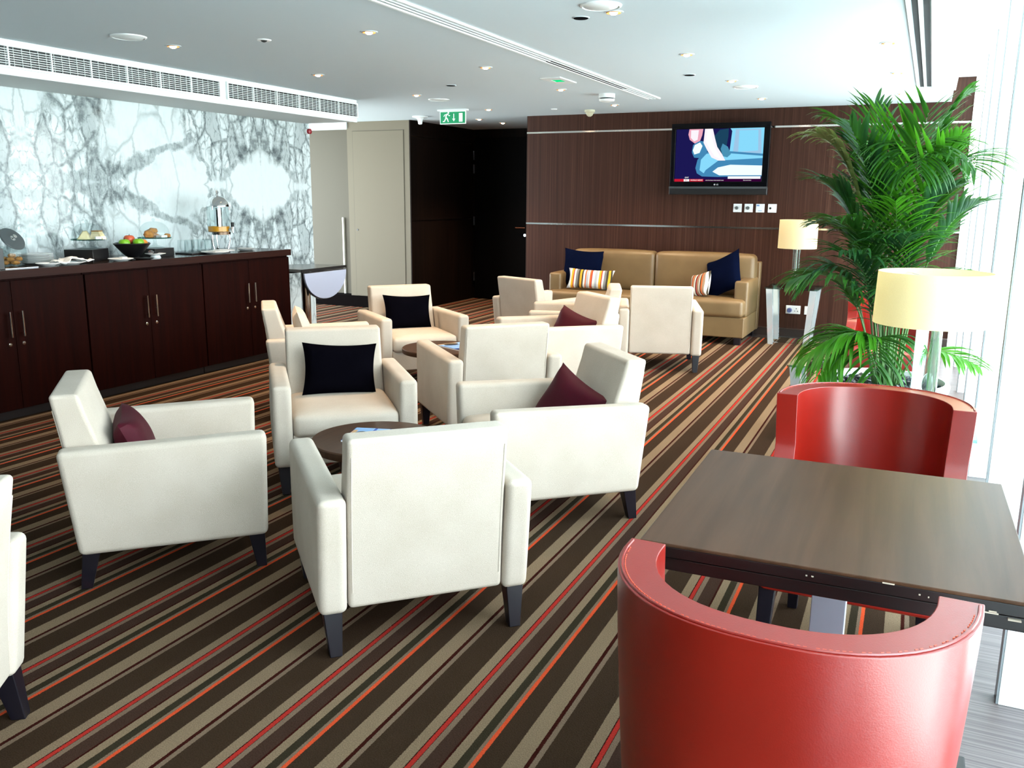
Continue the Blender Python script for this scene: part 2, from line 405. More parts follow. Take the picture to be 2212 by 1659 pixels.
def dup(o, parent=None, loc=None, rz=None, label=None, group=None):
    c = o.copy(); C.objects.link(c); c.parent = parent
    if parent is None:
        if loc is not None: c.location = loc
        if rz is not None: c.rotation_euler = (c.rotation_euler[0], c.rotation_euler[1], rz)
        if label: c['label'] = label
        if group: c['group'] = group
    for ch in children(o): dup(ch, c)
    return c
def text_mesh(name, body, size, mat, parent, loc, rot, depth=.0008, align='CENTER', xs=1.0):
    cu = D.curves.new(name, 'FONT'); cu.body = body; cu.size = size; cu.extrude = depth; cu.align_x = align; cu.align_y = 'CENTER'
    tmp = D.objects.new(name, cu); C.objects.link(tmp); bpy.context.view_layer.update()
    me = D.meshes.new_from_object(tmp.evaluated_get(bpy.context.evaluated_depsgraph_get()))
    D.objects.remove(tmp); D.curves.remove(cu)
    me.materials.clear()
    o = D.objects.new(name, me); C.objects.link(o); me.materials.append(mat); o.parent = parent; o.location = loc; o.rotation_euler = rot; o.scale = (xs, 1, 1)
    return o
def st(o, label=None): return tag(o, label, None, None, 'structure')

# ================================================================== SETTING
YB = 9.45; YF = -3.6; XM = -5.74
YS = 0.0131
bm = bmesh.new(); abox(bm, -8.4, .145, YF, 11.2, -.08, 0); st(fin('floor', bm, CARPET, smooth=False), 'striped brown carpet')
st(box('floor_window_strip', .145, 1.0, YF, 11.2, -.08, .0, STRIP), 'grey brown ribbed floor along the windows')
st(box('floor_back_border', -4.25, .145, 9.25, YB, 0.0, .004, flat('dark_border_floor', (.035, .026, .024), .5)), 'dark border floor under the brown wall')
st(box('ceiling', -8.4, .075, YF, 11.2, CEIL, CEIL + .1, WHITEP), 'white plaster ceiling')
st(boxes('ceiling_window_cove', [(.075, 1.0, YF, 11.2, 2.56, 2.66), (.075, .10, YF, 11.2, CEIL + .1, 2.56)], WHITEM), 'raised white ceiling pocket along the windows')
st(box('wall_back', -4.25, .262, YB, YB + .15, 0, 2.52, BROWN), 'brown wood veneer wall with vertical streaks')
st(box('trim_1', .262, .30, YB - .02, YB + .15, 0, 2.56, WHITEM), 'white end trim of the brown wall')
st(box('trim_2', .09, .262, YB - .03, YB + .15, 2.52, 2.56, WHITEM))
st(box('wall_left', XM - .15, XM, YF, 7.42, 0, CEIL, MARBLE), 'bookmatched white marble wall with grey veins')
st(box('wall_front', -8.4, 1.0, YF - .15, YF, 0, 2.66, VESTIB))
YG = 9.42
# grey recess, lintel, beige cupboard wall
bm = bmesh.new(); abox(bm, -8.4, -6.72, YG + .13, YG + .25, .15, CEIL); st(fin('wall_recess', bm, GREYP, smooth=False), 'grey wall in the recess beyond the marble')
st(box('trim_3', -8.4, -6.70, YG - .02, YG + .13, 2.225, CEIL, SOFFIT), 'white lintel over the grey recess')
st(box('trim_4', -6.895, -6.875, YG + .1, YG + .13, .15, 1.13, PALE), 'thin white vertical strip on the grey wall')
st(box('wall_cupboard', -6.71, -5.80, YG, YG + .25, .14, CEIL, BEIGE), 'beige panelled wall')
st(box('baseboard_left', -8.4, -5.80, YG - .015, YG + .2, 0, .145, flat('black_skirting', (.003, .002, .002), .8, spec=.02)), 'black skirting under the beige wall')
dr = st(box('door_1', -6.62, -5.88, YG - .008, YG + .01, .15, 2.19, BEIGE, bevel=.002), 'flush beige cupboard door')
boxes('door_gap', [(-6.626, -6.62, YG - .003, YG + .004, .15, 2.195), (-5.88, -5.874, YG - .003, YG + .004, .15, 2.195), (-6.626, -5.874, YG - .003, YG + .004, 2.19, 2.196)], GREYP, dr)
bm = bmesh.new(); alathe(bm, [(0, 0), (.012, 0), (.012, .006), (0, .006)], 16)
fin('keyhole', bm, BLACKP, dr, loc=(-6.58, YG - .008, .985), rot=(PI / 2, 0, 0))
# vestibule
st(box('wall_vestibule_left', -5.92, -5.80, YG + .25, 11.2, 0, CEIL, VESTIB), 'dark wood wall of the vestibule')
st(box('wall_vestibule_return', -5.80, -5.785, YG, 11.08, 0, CEIL, VESTIB))
st(box('wall_vestibule_back', -5.785, -4.1, 11.06, 11.2, 0, CEIL, VESTIB), 'dark wood wall at the end of the vestibule')
st(box('wall_vestibule_right', -4.25, -4.1, YB + .15, 11.06, 0, CEIL, VESTIB))
vd = st(box('door_2', -5.74, -4.86, 11.02, 11.06, .01, 2.19, wood('black_brown_door', (.0006, .0005, .0005), (.0015, .001, .001), (26, 26, .9), .6, .05), bevel=.003), 'black brown entrance door')
for z in (.25, 1.02, 1.72, 1.9):
    box('hinge', -5.752, -5.742, 11.0, 11.025, z, z + .12, STEEL, vd)
bm = bmesh.new(); atube(bm, [(-4.95, 11.02, 1.0), (-4.95, 10.965, 1.0), (-5.09, 10.96, 1.0)], .010, 8)
fin('door_handle', bm, BRASS, vd)
lathe('lock_cylinder', [(0, 0), (.022, 0), (.02, .012), (0, .012)], STEEL, vd, 16, loc=(-4.97, 11.02, .90), rot=(PI / 2, 0, 0))
for i, z in enumerate((1.11, 2.12)):
    st(boxes('trim_%d' % (5 + i), [(-4.249, .262, YB - .006, YB, z - .009, z + .009)], STRIPMETAL), 'thin metal inlay strip across the brown wall')
    st(box('trim_%d' % (7 + i), -5.785, -5.779, YG + .02, 11.0, z - .006, z + .006, flat('dull_bronze_inlay', (.10, .07, .05), .3, 1)), 'thin dark metal strip on the vestibule wall')
st(box('baseboard_back', -4.249, .262, YB - .018, YB, .004, .082, flat('dark_brown_skirting', (.03, .018, .014), .4)), 'dark brown skirting')
st(box('trim_9', -4.249, .262, YB - .02, YB, .082, .09, flat('satin_skirting_cap', (.25, .20, .18), .3, 1)))
# bulkhead with grilles
bh = st(box('ceiling_bulkhead', XM, -5.13, YF, 7.36, 2.105, CEIL, SOFFIT, bevel=.002), 'white bulkhead above the marble wall')
bh2 = st(box('trim_10', -5.132, -5.116, YF, 7.36, 2.10, CEIL, WHITEM), 'white fascia of the bulkhead')
def grille(y0, y1, label):
    g = empty('air_grille', (-5.116, (y0 + y1) / 2, 2.207), 0, label, 'air vent', 'air grilles on the white bulkhead')
    L = (y1 - y0) / 2; h = .055
    box('grille_backing', 0, .004, -L, L, -h, h, BLACKP, g)
    boxes('frame', [(0.0, .018, -L - .015, L + .015, h, h + .012), (0.0, .018, -L - .015, L + .015, -h - .012, -h), (0.0, .018, -L - .015, -L, -h, h), (0.0, .018, L, L + .015, -h, h)], WHITEM, g)
    fl = [(.005, .015, -L, L, -h + .0137 * (k + 1) - .0020, -h + .0137 * (k + 1) + .0020) for k in range(7)]
    boxes('louvre', fl, WHITEM, g)
    n = int(2 * L / .31); dv = [(.004, .017, -L + 2 * L * (k + 1) / (n + 1) - .005, -L + 2 * L * (k + 1) / (n + 1) + .005, -h, h) for k in range(n)]
    nn = int(2 * L / .055); dv += [(.0045, .010, -L + 2 * L * k / nn - .001, -L + 2 * L * k / nn + .001, -h, h) for k in range(nn)]
    boxes('divider', dv, WHITEM, g)
grille(3.45, 5.50, 'longer slatted white air vent at the near end of the bulkhead')
grille(5.60, 7.34, 'shorter slatted white air vent at the far end of the bulkhead')

# window wall: fins, glazing, mullions
for i, y in enumerate((-.87, .30, 1.465, 2.63, 3.79, 4.96, 6.12, 7.22, 8.36)):
    f = st(boxes('trim_%d' % (20 + i), [(.305, .70, y, y + .055, 0, 2.56)], FINM, bevel=.002), 'white window fin')
    box('fin_edge', .2995, .305, y + .002, y + .053, 0, 2.56, FINEDGE, f)
    w_ = st(box('window_%d' % (i + 1), .735, .745, y + .05, y + 1.165, .06, 2.50, WINGLASS), 'floor to ceiling window pane')
    boxes('window_frame', [(.72, .76, y + .0, y + .05, 0, 2.56), (.72, .76, y + .05, y + 1.165, 0, .06), (.72, .76, y + .05, y + 1.165, 2.50, 2.56)], FINM, w_)
st(box('wall_right_light_block', .60, .80, -3.6, -.87, 0, 2.56, BEIGE))  # unseen wall, added to block window light from behind the camera
st(box('window_13', .735, .745, 9.53, 11.2, .0, 2.56, WINGLASS))

# ================================================================== CEILING FITTINGS
BLACKM = flat('matt_black', (.004, .004, .005), .9, spec=.02)
def spot(x, y, energy=55, ang=95):
    l = D.lights.new('downlight_lamp', 'SPOT'); l.energy = energy; l.color = (1.0, .70, .44); l.spot_size = R(ang); l.spot_blend = .7; l.shadow_soft_size = .035
    return l
dl0 = empty('ceiling_downlight', (0, 0, CEIL))
lathe('trim_ring', [(.037, -.001), (.040, -.004), (.048, -.003), (.050, 0), (.037, 0)], WHITEP, dl0, 28, cap=False)
lathe('reflector', [(.020, -.003), (.036, -.007), (.038, -.002), (.037, 0), (.020, 0)], flat('painted_amber_glow', (.85, .36, .12), .5), dl0, 28, cap=False)  # warm glow around the lens is put into the reflector's orange colour
lathe('lamp_lens', [(0, -.016), (.012, -.014), (.020, -.008), (.020, 0.0), (0, 0.0)], LAMPE, dl0, 24, cap=False)
tag(dl0, 'x', 'ceiling light', 'recessed downlights in the white ceiling')
DLS = [(-1.52, 4.41, 'largest lit downlight, beside the big round ceiling speaker'), (-2.955, 4.39, 'lit downlight left of the long slot diffuser, nearest the camera in its row'),
       (-4.36, 4.32, 'lit downlight nearest the camera by the left bulkhead'), (-1.51, 5.83, 'lit downlight in front of the television, second from the camera in its row'),
       (-2.965, 5.86, 'lit downlight left of the slot diffuser, second from the camera'), (-4.33, 5.73, 'lit downlight beside the bulkhead, above the cabinets'),
       (-1.505, 7.22, 'lit downlight in front of the television, third from the camera'), (-1.50, 8.55, 'lit downlight closest to the wall above the television'),
       (-4.33, 7.17, 'lit downlight beside the far end of the bulkhead'), (-2.954, 7.26, 'lit downlight next to the flush green sign panel'),
       (-2.93, 8.61, 'lit downlight beside the cream smoke detector near the brown wall'), (-4.31, 8.59, 'lit downlight right of the hanging exit sign'),
       (-4.94, 9.6, 'amber lit downlight at the mouth of the dark vestibule'), (-4.90, 10.16, 'amber lit downlight deepest inside the dark vestibule'),
       (-.316, 8.61, 'washed out downlight above the palm, nearest the brown wall'), (-.316, 7.22, 'washed out downlight by the black slots, second from the brown wall'),
       (-.321, 5.86, 'washed out downlight left of the black slots, nearest the camera')]
for i, (x, y, lb) in enumerate(DLS):
    o = dl0 if i == 0 else dup(dl0, None, (x, y, CEIL))
    o.location = (x, y, CEIL); o['label'] = lb
    l = spot(x, y); lo = D.objects.new('lamp_light', l); C.objects.link(lo); lo.location = (0, 0, -.02); lo.parent = o
def disc(name, x, y, r, label, cat, mat=WHITEM, ring=True, dz=.010, group=None):
    g = empty(name, (x, y, CEIL), 0, label, cat, group)
    lathe('face_plate', [(0, -dz), (r * .80, -dz * .9), (r * .86, -dz * .4), (r * .88, 0), (0, 0)], mat, g, 40, cap=False)
    lathe('outer_ring', [(r * .89, 0), (r * .90, -dz), (r, -dz * .6), (r * 1.02, 0), (r * .89, 0)], WHITEM, g, 40, cap=False)
    return g
disc('ceiling_speaker', -1.527, 4.24, .10, 'large round white ceiling speaker beside the nearest right downlight', 'speaker', group='round ceiling speakers')
disc('ceiling_speaker', -4.35, 3.97, .10, 'round white ceiling speaker above the near end of the bulkhead', 'speaker', group='round ceiling speakers')
disc('ceiling_speaker', -1.475, 7.64, .10, 'round white ceiling speaker in front of the television', 'speaker', group='round ceiling speakers')
disc('ceiling_speaker', -4.33, 7.58, .10, 'round white ceiling speaker in front of the hanging exit sign', 'speaker', group='round ceiling speakers')
for x, y, lb in ((-1.72, 4.48, 'dark round recessed spotlight left of the big ceiling speaker'), (-1.725, 6.77, 'dark round recessed spotlight above the television side of the ceiling'),
                 (-3.695, 6.67, 'dark round recessed spotlight between the bulkhead and the slot diffuser')):
    g = empty('unlit_spotlight', (x, y, CEIL), 0, lb, 'ceiling light', 'unlit dark recessed spotlights')
    lathe('dark_reflector', [(0, -.006), (.036, -.006), (.039, 0), (0, 0)], BLACKM, g, 24, cap=False)
    lathe('trim_ring', [(.039, 0), (.041, -.004), (.044, -.003), (.046, 0), (.039, 0)], WHITEP, g, 24, cap=False)
g = empty('ceiling_sensor', (-3.684, 4.366, CEIL), 0, 'small flat white sensor on the ceiling between two lit downlights', 'sensor')
lathe('sensor_base', [(0, -.006), (.04, -.006), (.045, 0), (0, 0)], WHITEM, g, 24, cap=False)
lathe('sensor_lens', [(0, -.016), (.012, -.012), (.02, -.006), (0, -.006)], DGREY, g, 20, cap=False)
g = empty('ceiling_sensor', (-3.645, 8.78, CEIL), 0, 'small oval white sensor on the ceiling near the brown wall', 'sensor')
lathe('sensor_base', [(0, -.010), (.03, -.010), (.036, 0), (0, 0)], WHITEM, g, 24, cap=False)
g = empty('mushroom_antenna', (-5.42, 9.05, CEIL), 0, 'white ceiling antenna with a tapered stalk above the beige wall', 'antenna')
lathe('antenna_disc', [(0, 0), (.088, 0), (.092, -.012), (.06, -.02), (0, -.02)], WHITEM, g, 32, cap=False)
lathe('antenna_stalk', [(.045, -.02), (.03, -.04), (.022, -.085), (.014, -.09), (0, -.09)], WHITEM, g, 24, cap=False)
g = empty('smoke_detector', (-2.70, 7.72, CEIL), 0, 'white drum shaped detector with a dark band beside the slot diffuser', 'smoke detector')
lathe('detector_base', [(0, 0), (.072, 0), (.072, -.035), (0, -.035)], WHITEM, g, 32, cap=False)
lathe('detector_band', [(0, -.035), (.060, -.035), (.060, -.045), (0, -.045)], DGREY, g, 32, cap=False)
lathe('detector_cap', [(0, -.045), (.070, -.045), (.066, -.062), (.03, -.070), (0, -.071)], WHITEM, g, 32, cap=False)
g = empty('smoke_detector', (-3.34, 9.02, CEIL), 0, 'yellowed cream cone shaped smoke detector close to the brown wall', 'smoke detector')
lathe('detector_base', [(0, 0), (.055, 0), (.055, -.022), (.045, -.028), (0, -.028)], CREAMP, g, 28, cap=False)
lathe('detector_cone', [(.045, -.028), (.030, -.055), (.012, -.068), (0, -.068)], CREAMP, g, 28, cap=False)
# linear diffusers
def diffuser(x, y0, y1, wd, mats, label, dark):
    g = empty('slot_diffuser', (x, (y0 + y1) / 2, CEIL), 0, label, 'air vent')
    L = (y1 - y0) / 2; h = wd / 2
    boxes('frame', [(-h - .012, -h + .004, -L, L, -.012, 0), (h - .004, h + .012, -L, L, -.012, 0), (-h, h, -L, -L + .01, -.01, 0), (-h, h, L - .01, L, -.01, 0)], WHITEM, g)
    n = 3 if dark != 'all' else 2
    bl = []; sl = []
    for k in range(n):
        c = -h + wd * (k + .5) / n; q = wd / n * (.34 if dark != 'all' else .27)
        sl.append((c - q, c + q, -L + .02, L - .02, -.0035, 0))
    boxes('slot', sl, mats[1], g)
    if dark == 'part': boxes('open_slot', [(-h + wd * (k + .5) / n - .008, -h + wd * (k + .5) / n + .008, 5.74 - (y0 + y1) / 2, 7.37 - (y0 + y1) / 2, -.0085, -.0035) for k in (0, 1)], BLACKM, g)
    for k in range(n - 1):
        c = -h + wd * (k + 1) / n; q = wd / n * (.14 if dark != 'all' else .2); bl.append((c - q, c + q, -L + .01, L - .01, -.010, 0))
    boxes('blade', bl, WHITEM, g)
diffuser(-2.405, 1.0, 8.18, .10, (WHITEM, flat('grey_slot', (.13, .15, .16), .8, spec=.05)), 'long white slot diffuser crossing the middle of the ceiling', 'part')
diffuser(-.137, 1.2, 8.15, .10, (WHITEM, DGREY), 'wide diffuser with two black slots along the window side of the ceiling', 'all')
# hanging exit sign
GREEN = flat('exit_sign_green', (.0, .22, .085), .4, Emission_Color=(.0, .30, .11, 1), Emission_Strength=.35)
EXW = flat('exit_sign_white', (.75, .82, .78), .4, Emission_Color=(.8, .9, .85, 1), Emission_Strength=.3)
g = empty('exit_sign', (-4.665, 8.46, CEIL), R(0), 'green hanging exit sign with running man, down arrow and door', 'sign')
box('mounting_rail', -.175, .175, -.03, .03, -.018, 0, WHITEM, g, bevel=.003)
box('sign_panel', -.155, .155, -.004, .004, -.150, -.018, EXW, g)
box('green_face', -.147, .147, -.006, -.004, -.142, -.026, GREEN, g)
man = [[(-.105, -.115), (-.088, -.085), (-.078, -.095), (-.095, -.125), (-.118, -.128), (-.120, -.118)], [(-.088, -.085), (-.070, -.100), (-.058, -.128), (-.046, -.128), (-.058, -.094), (-.076, -.074)],
       [(-.094, -.082), (-.074, -.074), (-.058, -.046), (-.074, -.042)], [(-.074, -.046), (-.098, -.052), (-.112, -.070), (-.104, -.074), (-.092, -.060), (-.074, -.056)], [(-.062, -.050), (-.045, -.070), (-.030, -.066), (-.032, -.058), (-.044, -.060), (-.056, -.044)]]
bm = bmesh.new()
for pl in man: bm.faces.new([bm.verts.new((x, -.0068, z)) for x, z in pl])
cv = [bm.verts.new((-.052 + .010 * math.cos(a * PI / 6), -.0068, -.036 + .010 * math.sin(a * PI / 6))) for a in range(12)]; bm.faces.new(cv)
fin('running_man_symbol', bm, EXW, g, smooth=False)
bm = bmesh.new()
for pl in ([(-.004, -.045), (.006, -.045), (.006, -.100), (-.004, -.100)], [(-.018, -.095), (.020, -.095), (.001, -.124)]):
    bm.faces.new([bm.verts.new((x + .012, -.0068, z)) for x, z in pl])
fin('arrow_symbol', bm, EXW, g, smooth=False)
box('door_symbol', .075, .118, -.0070, -.006, -.128, -.040, EXW, g)
g = empty('emergency_sign', (-2.745, 6.69, CEIL), R(0), 'flush ceiling emergency sign panel with a glowing green window', 'sign')
boxes('panel_frame', [(-.085, .085, -.175, -.06, -.008, 0), (-.085, .085, .06, .175, -.008, 0), (-.085, -.04, -.06, .06, -.008, 0), (.04, .085, -.06, .06, -.008, 0)], WHITEM, g)
box('green_window', -.04, .04, -.06, .06, -.006, -.001, emit('green_glow', (.0, .9, .25), .9), g)
g = empty('fire_sounder', (-5.735, 7.36, 2.03), 0, 'small red and white fire sounder at the end of the marble wall', 'fire alarm')
lathe('sounder_base', [(0, 0), (.03, 0), (.03, .03), (0, .03)], WHITEM, g, 20, loc=(0, 0, 0), rot=(0, PI / 2, 0))
lathe('red_cap', [(.026, .03), (.026, .055), (.01, .065), (0, .065)], flat('red_plastic', (.30, .01, .02), .4), g, 20, loc=(0, 0, 0), rot=(0, PI / 2, 0))

# ================================================================== LOUNGE CHAIRS
W_, WA, DD, s_, HF, HR, ZB, HB, YT, BT = .684, .088, .711, .045, .534, .522, .135, .708, -.017, .097
def lounge_chair():
    g = empty('lounge_chair'); tag(g, 'x', 'chair', 'cream fabric lounge chairs')
    xi = W_ / 2 - WA; h = DD / 2
    for sx in (-1, 1):
        bm = bmesh.new(); ny, nz, nx = 10, 8, 3
        def prof(a, b):
            yb = -h + s_; yt = -h; y0 = yb + (yt - yb) * b; y1 = (h - .012) + .012 * b
            z1 = HR + (HF - HR) * a
            return y0 + (y1 - y0) * a, ZB + (z1 - ZB) * b
        V = {}
        for i in range(ny + 1):
            for j in range(nz + 1):
                for k in range(nx + 1):
                    if i in (0, ny) or j in (0, nz) or k in (0, nx):
                        a, b, c_ = i / ny, j / nz, k / nx
                        y, z = prof(a, b); x = xi + WA * c_
                        if k == nx: x += .008 * math.sin(PI * b) * math.sin(PI * a)
                        V[i, j, k] = bm.verts.new((sx * x, y, z))
        def quad(*ks):
            bm.faces.new([V[q_] for q_ in ks])
        for i in range(ny):
            for j in range(nz):
                for k in (0, nx): quad((i, j, k), (i + 1, j, k), (i + 1, j + 1, k), (i, j + 1, k))
        for i in range(ny):
            for k in range(nx):
                for j in (0, nz): quad((i, j, k), (i + 1, j, k), (i + 1, j, k + 1), (i, j, k + 1))
        for j in range(nz):
            for k in range(nx):
                for i in (0, ny): quad((i, j, k), (i, j + 1, k), (i, j + 1, k + 1), (i, j, k + 1))
        o = fin('armrest', bm, CREAM, g, bevel=.022, seg=4)
        o.modifiers['bevel'].angle_limit = R(50)
    # backrest: raked slab between the arms
    xb = xi - .003; bm = bmesh.new(); n = 10; m = 8
    def back(b, front):
        z = ZB + .012 + (HB - ZB - .012) * b
        yr = (-h + s_ + .004) + (YT - s_ - .004) * b + (.010 * math.sin(PI * b) if not front else 0)
        th = .20 + (BT - .20) * min(1, b * 1.05)
        return yr + th if front else yr, z
    G = {}
    for f_ in (0, 1):
        for i in range(n + 1):
            for j in range(m + 1):
                x = -xb + 2 * xb * i / n; y, z = back(j / m, f_)
                c_ = (1 - (2 * i / n - 1) ** 2) * math.sin(PI * min(1, j / m)) ** .5 if j else 0
                y += (.014 * c_ if f_ else -.006 * c_)
                G[f_, i, j] = bm.verts.new((x, y, z))
    for i in range(n):
        for j in range(m):
            for f_ in (0, 1): bm.faces.new((G[f_, i, j], G[f_, i + 1, j], G[f_, i + 1, j + 1], G[f_, i, j + 1]))
        for j in (0, m): bm.faces.new((G[0, i, j], G[0, i + 1, j], G[1, i + 1, j], G[1, i, j]))
    for j in range(m):
        for i in (0, n): bm.faces.new((G[0, i, j], G[0, i, j + 1], G[1, i, j + 1], G[1, i, j]))
    o = fin('backrest', bm, CREAM, g, bevel=.016, seg=4); o.modifiers['bevel'].angle_limit = R(50)
    for sx in (-1, 1):
        tube('back_seam', [(sx * (xb - .012), back(b / 10, False)[0] + .0005, back(b / 10, False)[1]) for b in range(1, 10)], .0025, CREAM, g, 6)
    softbox('seat_cushion', -xi + .004, xi - .004, -h + .16, h - .012, .275, .385, CREAM, g, bevel=.028, puff=.016)
    box('front_rail', -xi + .001, xi - .001, h - .06, h - .03, ZB + .005, .29, CREAM, g, bevel=.008)
    box('seat_base', -xi, xi, -h + .1, h - .05, ZB + .01, .275, CREAM, g, bevel=.004)
    for sx in (-1, 1):
        frustum_leg('leg', (sx * (W_ / 2 - .042), -h + s_ + .040, .030), (sx * (W_ / 2 - .046), -h + s_ + .012, .019), ZB + .012, 0, DARKLEG, g)
        frustum_leg('leg', (sx * (W_ / 2 - .042), h - .055, .030), (sx * (W_ / 2 - .046), h - .040, .018), ZB + .012, 0, DARKLEG, g)
    return g
chair = lounge_chair()
GC = {}
CH = [('A', -1.558, 2.456, 135.7, 'cream lounge chair in the centre foreground, its back square to the camera'),
      ('B', -2.653, 2.458, 45.4, 'cream lounge chair seen side-on at the left, holding a maroon cushion'),
      ('C', -2.659, 3.606, -48.6, 'cream lounge chair with a black cushion, behind the near coffee table'),
      ('D', -1.51, 3.623, 222.6, 'cream lounge chair with a maroon cushion beside the open striped aisle'),
      ('E', -2.328, 4.621, 136.1, 'cream lounge chair seen from behind in front of the far coffee table'),
      ('F', -3.604, 4.695, 41, 'cream lounge chair with a cream cushion, half hidden in front of the cabinets'),
      ('G', -3.558, 5.774, -40.9, 'cream lounge chair with a black cushion, in front of the beige wall'),
      ('H', -2.373, 5.867, 228.5, 'cream lounge chair with a maroon cushion in the middle distance'),
      ('I', -3.11, 7.36, 67, 'small cream lounge chair seen from behind in front of the dark vestibule'),
      ('L', -2.56, 6.68, 200, 'cream lounge chair mostly hidden behind the back of the farther maroon cushion chair'),
      ('J', -2.018, 7.263, 108.5, 'cream lounge chair seen from behind right in front of the tan sofa'),
      ('K', -2.20, .975, 215, 'cream lounge chair cut off by the left edge of the photo')]
for i, (k, x, y, a, lb) in enumerate(CH):
    o = chair if i == 0 else dup(chair, None)
    o.location = (x, y, 0); o.rotation_euler = (0, 0, R(a - 90)); o['label'] = lb; GC[k] = o
# cushions on chairs (things of their own)
def on_chair(k, name, w, h, t, mat, lx, ly, lz, lean, yaw, roll, label, cat, group, seed=0):
    o = pillow(name, w, h, t, mat, None, seed=seed)
    c = GC[k]; base = Matrix.Translation(c.location) @ Euler((0, 0, c.rotation_euler[2])).to_matrix().to_4x4()
    o.matrix_world = base @ Matrix.Translation((lx, ly, lz)) @ Euler((0, 0, R(yaw))).to_matrix().to_4x4() @ Euler((R(lean), 0, 0)).to_matrix().to_4x4() @ Euler((0, R(roll), 0)).to_matrix().to_4x4()
    return tag(o, label, cat, group)
on_chair('C', 'cushion', .385, .28, .11, BLACKV, -.012, -.105, .515, 17, 0, -3, 'black cushion on the lounge chair behind the near coffee table', 'cushion', 'black cushions on lounge chairs', 1)
on_chair('G', 'cushion', .385, .28, .11, BLACKV, 0, -.105, .515, 17, 0, -2, 'black cushion on the lounge chair in front of the beige wall', 'cushion', 'black cushions on lounge chairs', 2)
on_chair('B', 'cushion', .36, .27, .12, MAROON, -.02, -.115, .445, 22, 0, 2, 'maroon cushion in the side-view lounge chair at the left', 'cushion', 'maroon cushions on lounge chairs', 3)
on_chair('D', 'cushion', .38, .28, .12, MAROON, .0, -.115, .455, 24, 26, -20, 'maroon cushion in the lounge chair beside the striped aisle', 'cushion', 'maroon cushions on lounge chairs', 4)
on_chair('H', 'cushion', .38, .28, .12, MAROON, .0, -.115, .455, 24, 22, -14, 'maroon cushion in the lounge chair in the middle distance', 'cushion', 'maroon cushions on lounge chairs', 5)
on_chair('F', 'cushion', .40, .30, .10, CREAM, .0, -.11, .535, 17, 0, 0, 'cream cushion in the half hidden lounge chair in front of the cabinets', 'cushion', None, 6)

# ================================================================== COFFEE TABLES + MAGAZINES
def coffee(x, y, label, r=.28):
    g = empty('coffee_table', (x, y, 0), 0, label, 'coffee table', 'round dark coffee tables')
    lathe('table_top', [(0, .35), (r - .004, .35), (r, .355), (r, .38), (r - .005, .385), (0, .385)], TABLETOP, g, 64)
    lathe('pedestal', [(0, 0), (.17, 0), (.175, .012), (.16, .03), (.15, .2), (.17, .31), (.20, .35), (0, .35)], DARKEDGE, g, 48)
    return g
coffee(-2.07, 3.06, 'round dark wood coffee table ringed by the four nearest lounge chairs')
coffee(-2.97, 5.22, 'round dark wood coffee table ringed by the farther lounge chairs')
MB = [flat('magazine_blue', (.03, .10, .40), .25), flat('magazine_sky', (.25, .45, .75), .25), flat('magazine_red', (.55, .02, .04), .25), flat('magazine_black', (.01, .01, .012), .25),
      flat('magazine_skin', (.55, .36, .18), .3), flat('magazine_paper', (.75, .76, .76), .5), flat('magazine_navy', (.01, .02, .14), .25)]
def magazine(x, y, rz, z, label, w=.30, h=.22):
    g = empty('magazine', (x, y, z), rz, label, 'magazine', 'magazines on the coffee tables')
    box('pages', -w / 2, w / 2, -h / 2, h / 2, 0, .007, MB[5], g)
    T = .0085
    bm = bmesh.new()
    abox(bm, -w / 2, w / 2, -h / 2, h / 2, .007, T - .001, 0)
    def r_(x0, x1, y0, y1, m, z_=0): abox(bm, x0 * w, x1 * w, y0 * h, y1 * h, T - .001, T + z_, m)
    r_(-.49, -.20, -.49, .49, 1); r_(-.49, -.42, -.49, .30, 4, .0002); r_(-.20, -.17, -.48, .48, 0); r_(-.16, .02, -.48, .48, 1, .0001); r_(.05, .22, -.48, .48, 1, .0001)
    r_(.22, .30, -.48, .48, 0, .0002); r_(.30, .37, .1, .48, 2, .0003); r_(.38, .48, .1, .48, 3, .0003); r_(.30, .48, -.48, .08, 6, .0003)
    cvv = [bm.verts.new((-.33 * w + .035 * math.cos(a * PI / 10), -.05 * h + .055 * math.sin(a * PI / 10), T + .0006)) for a in range(20)]; f = bm.faces.new(cvv); f.material_index = 3
    fin('cover', bm, MB, g, smooth=False)
    return g
magazine(-2.052, 3.075, R(17), .385, 'blue magazine on the near coffee table', .30, .21)
magazine(-2.86, 5.27, R(-25), .385, 'blue magazine on the far coffee table', .28, .20)

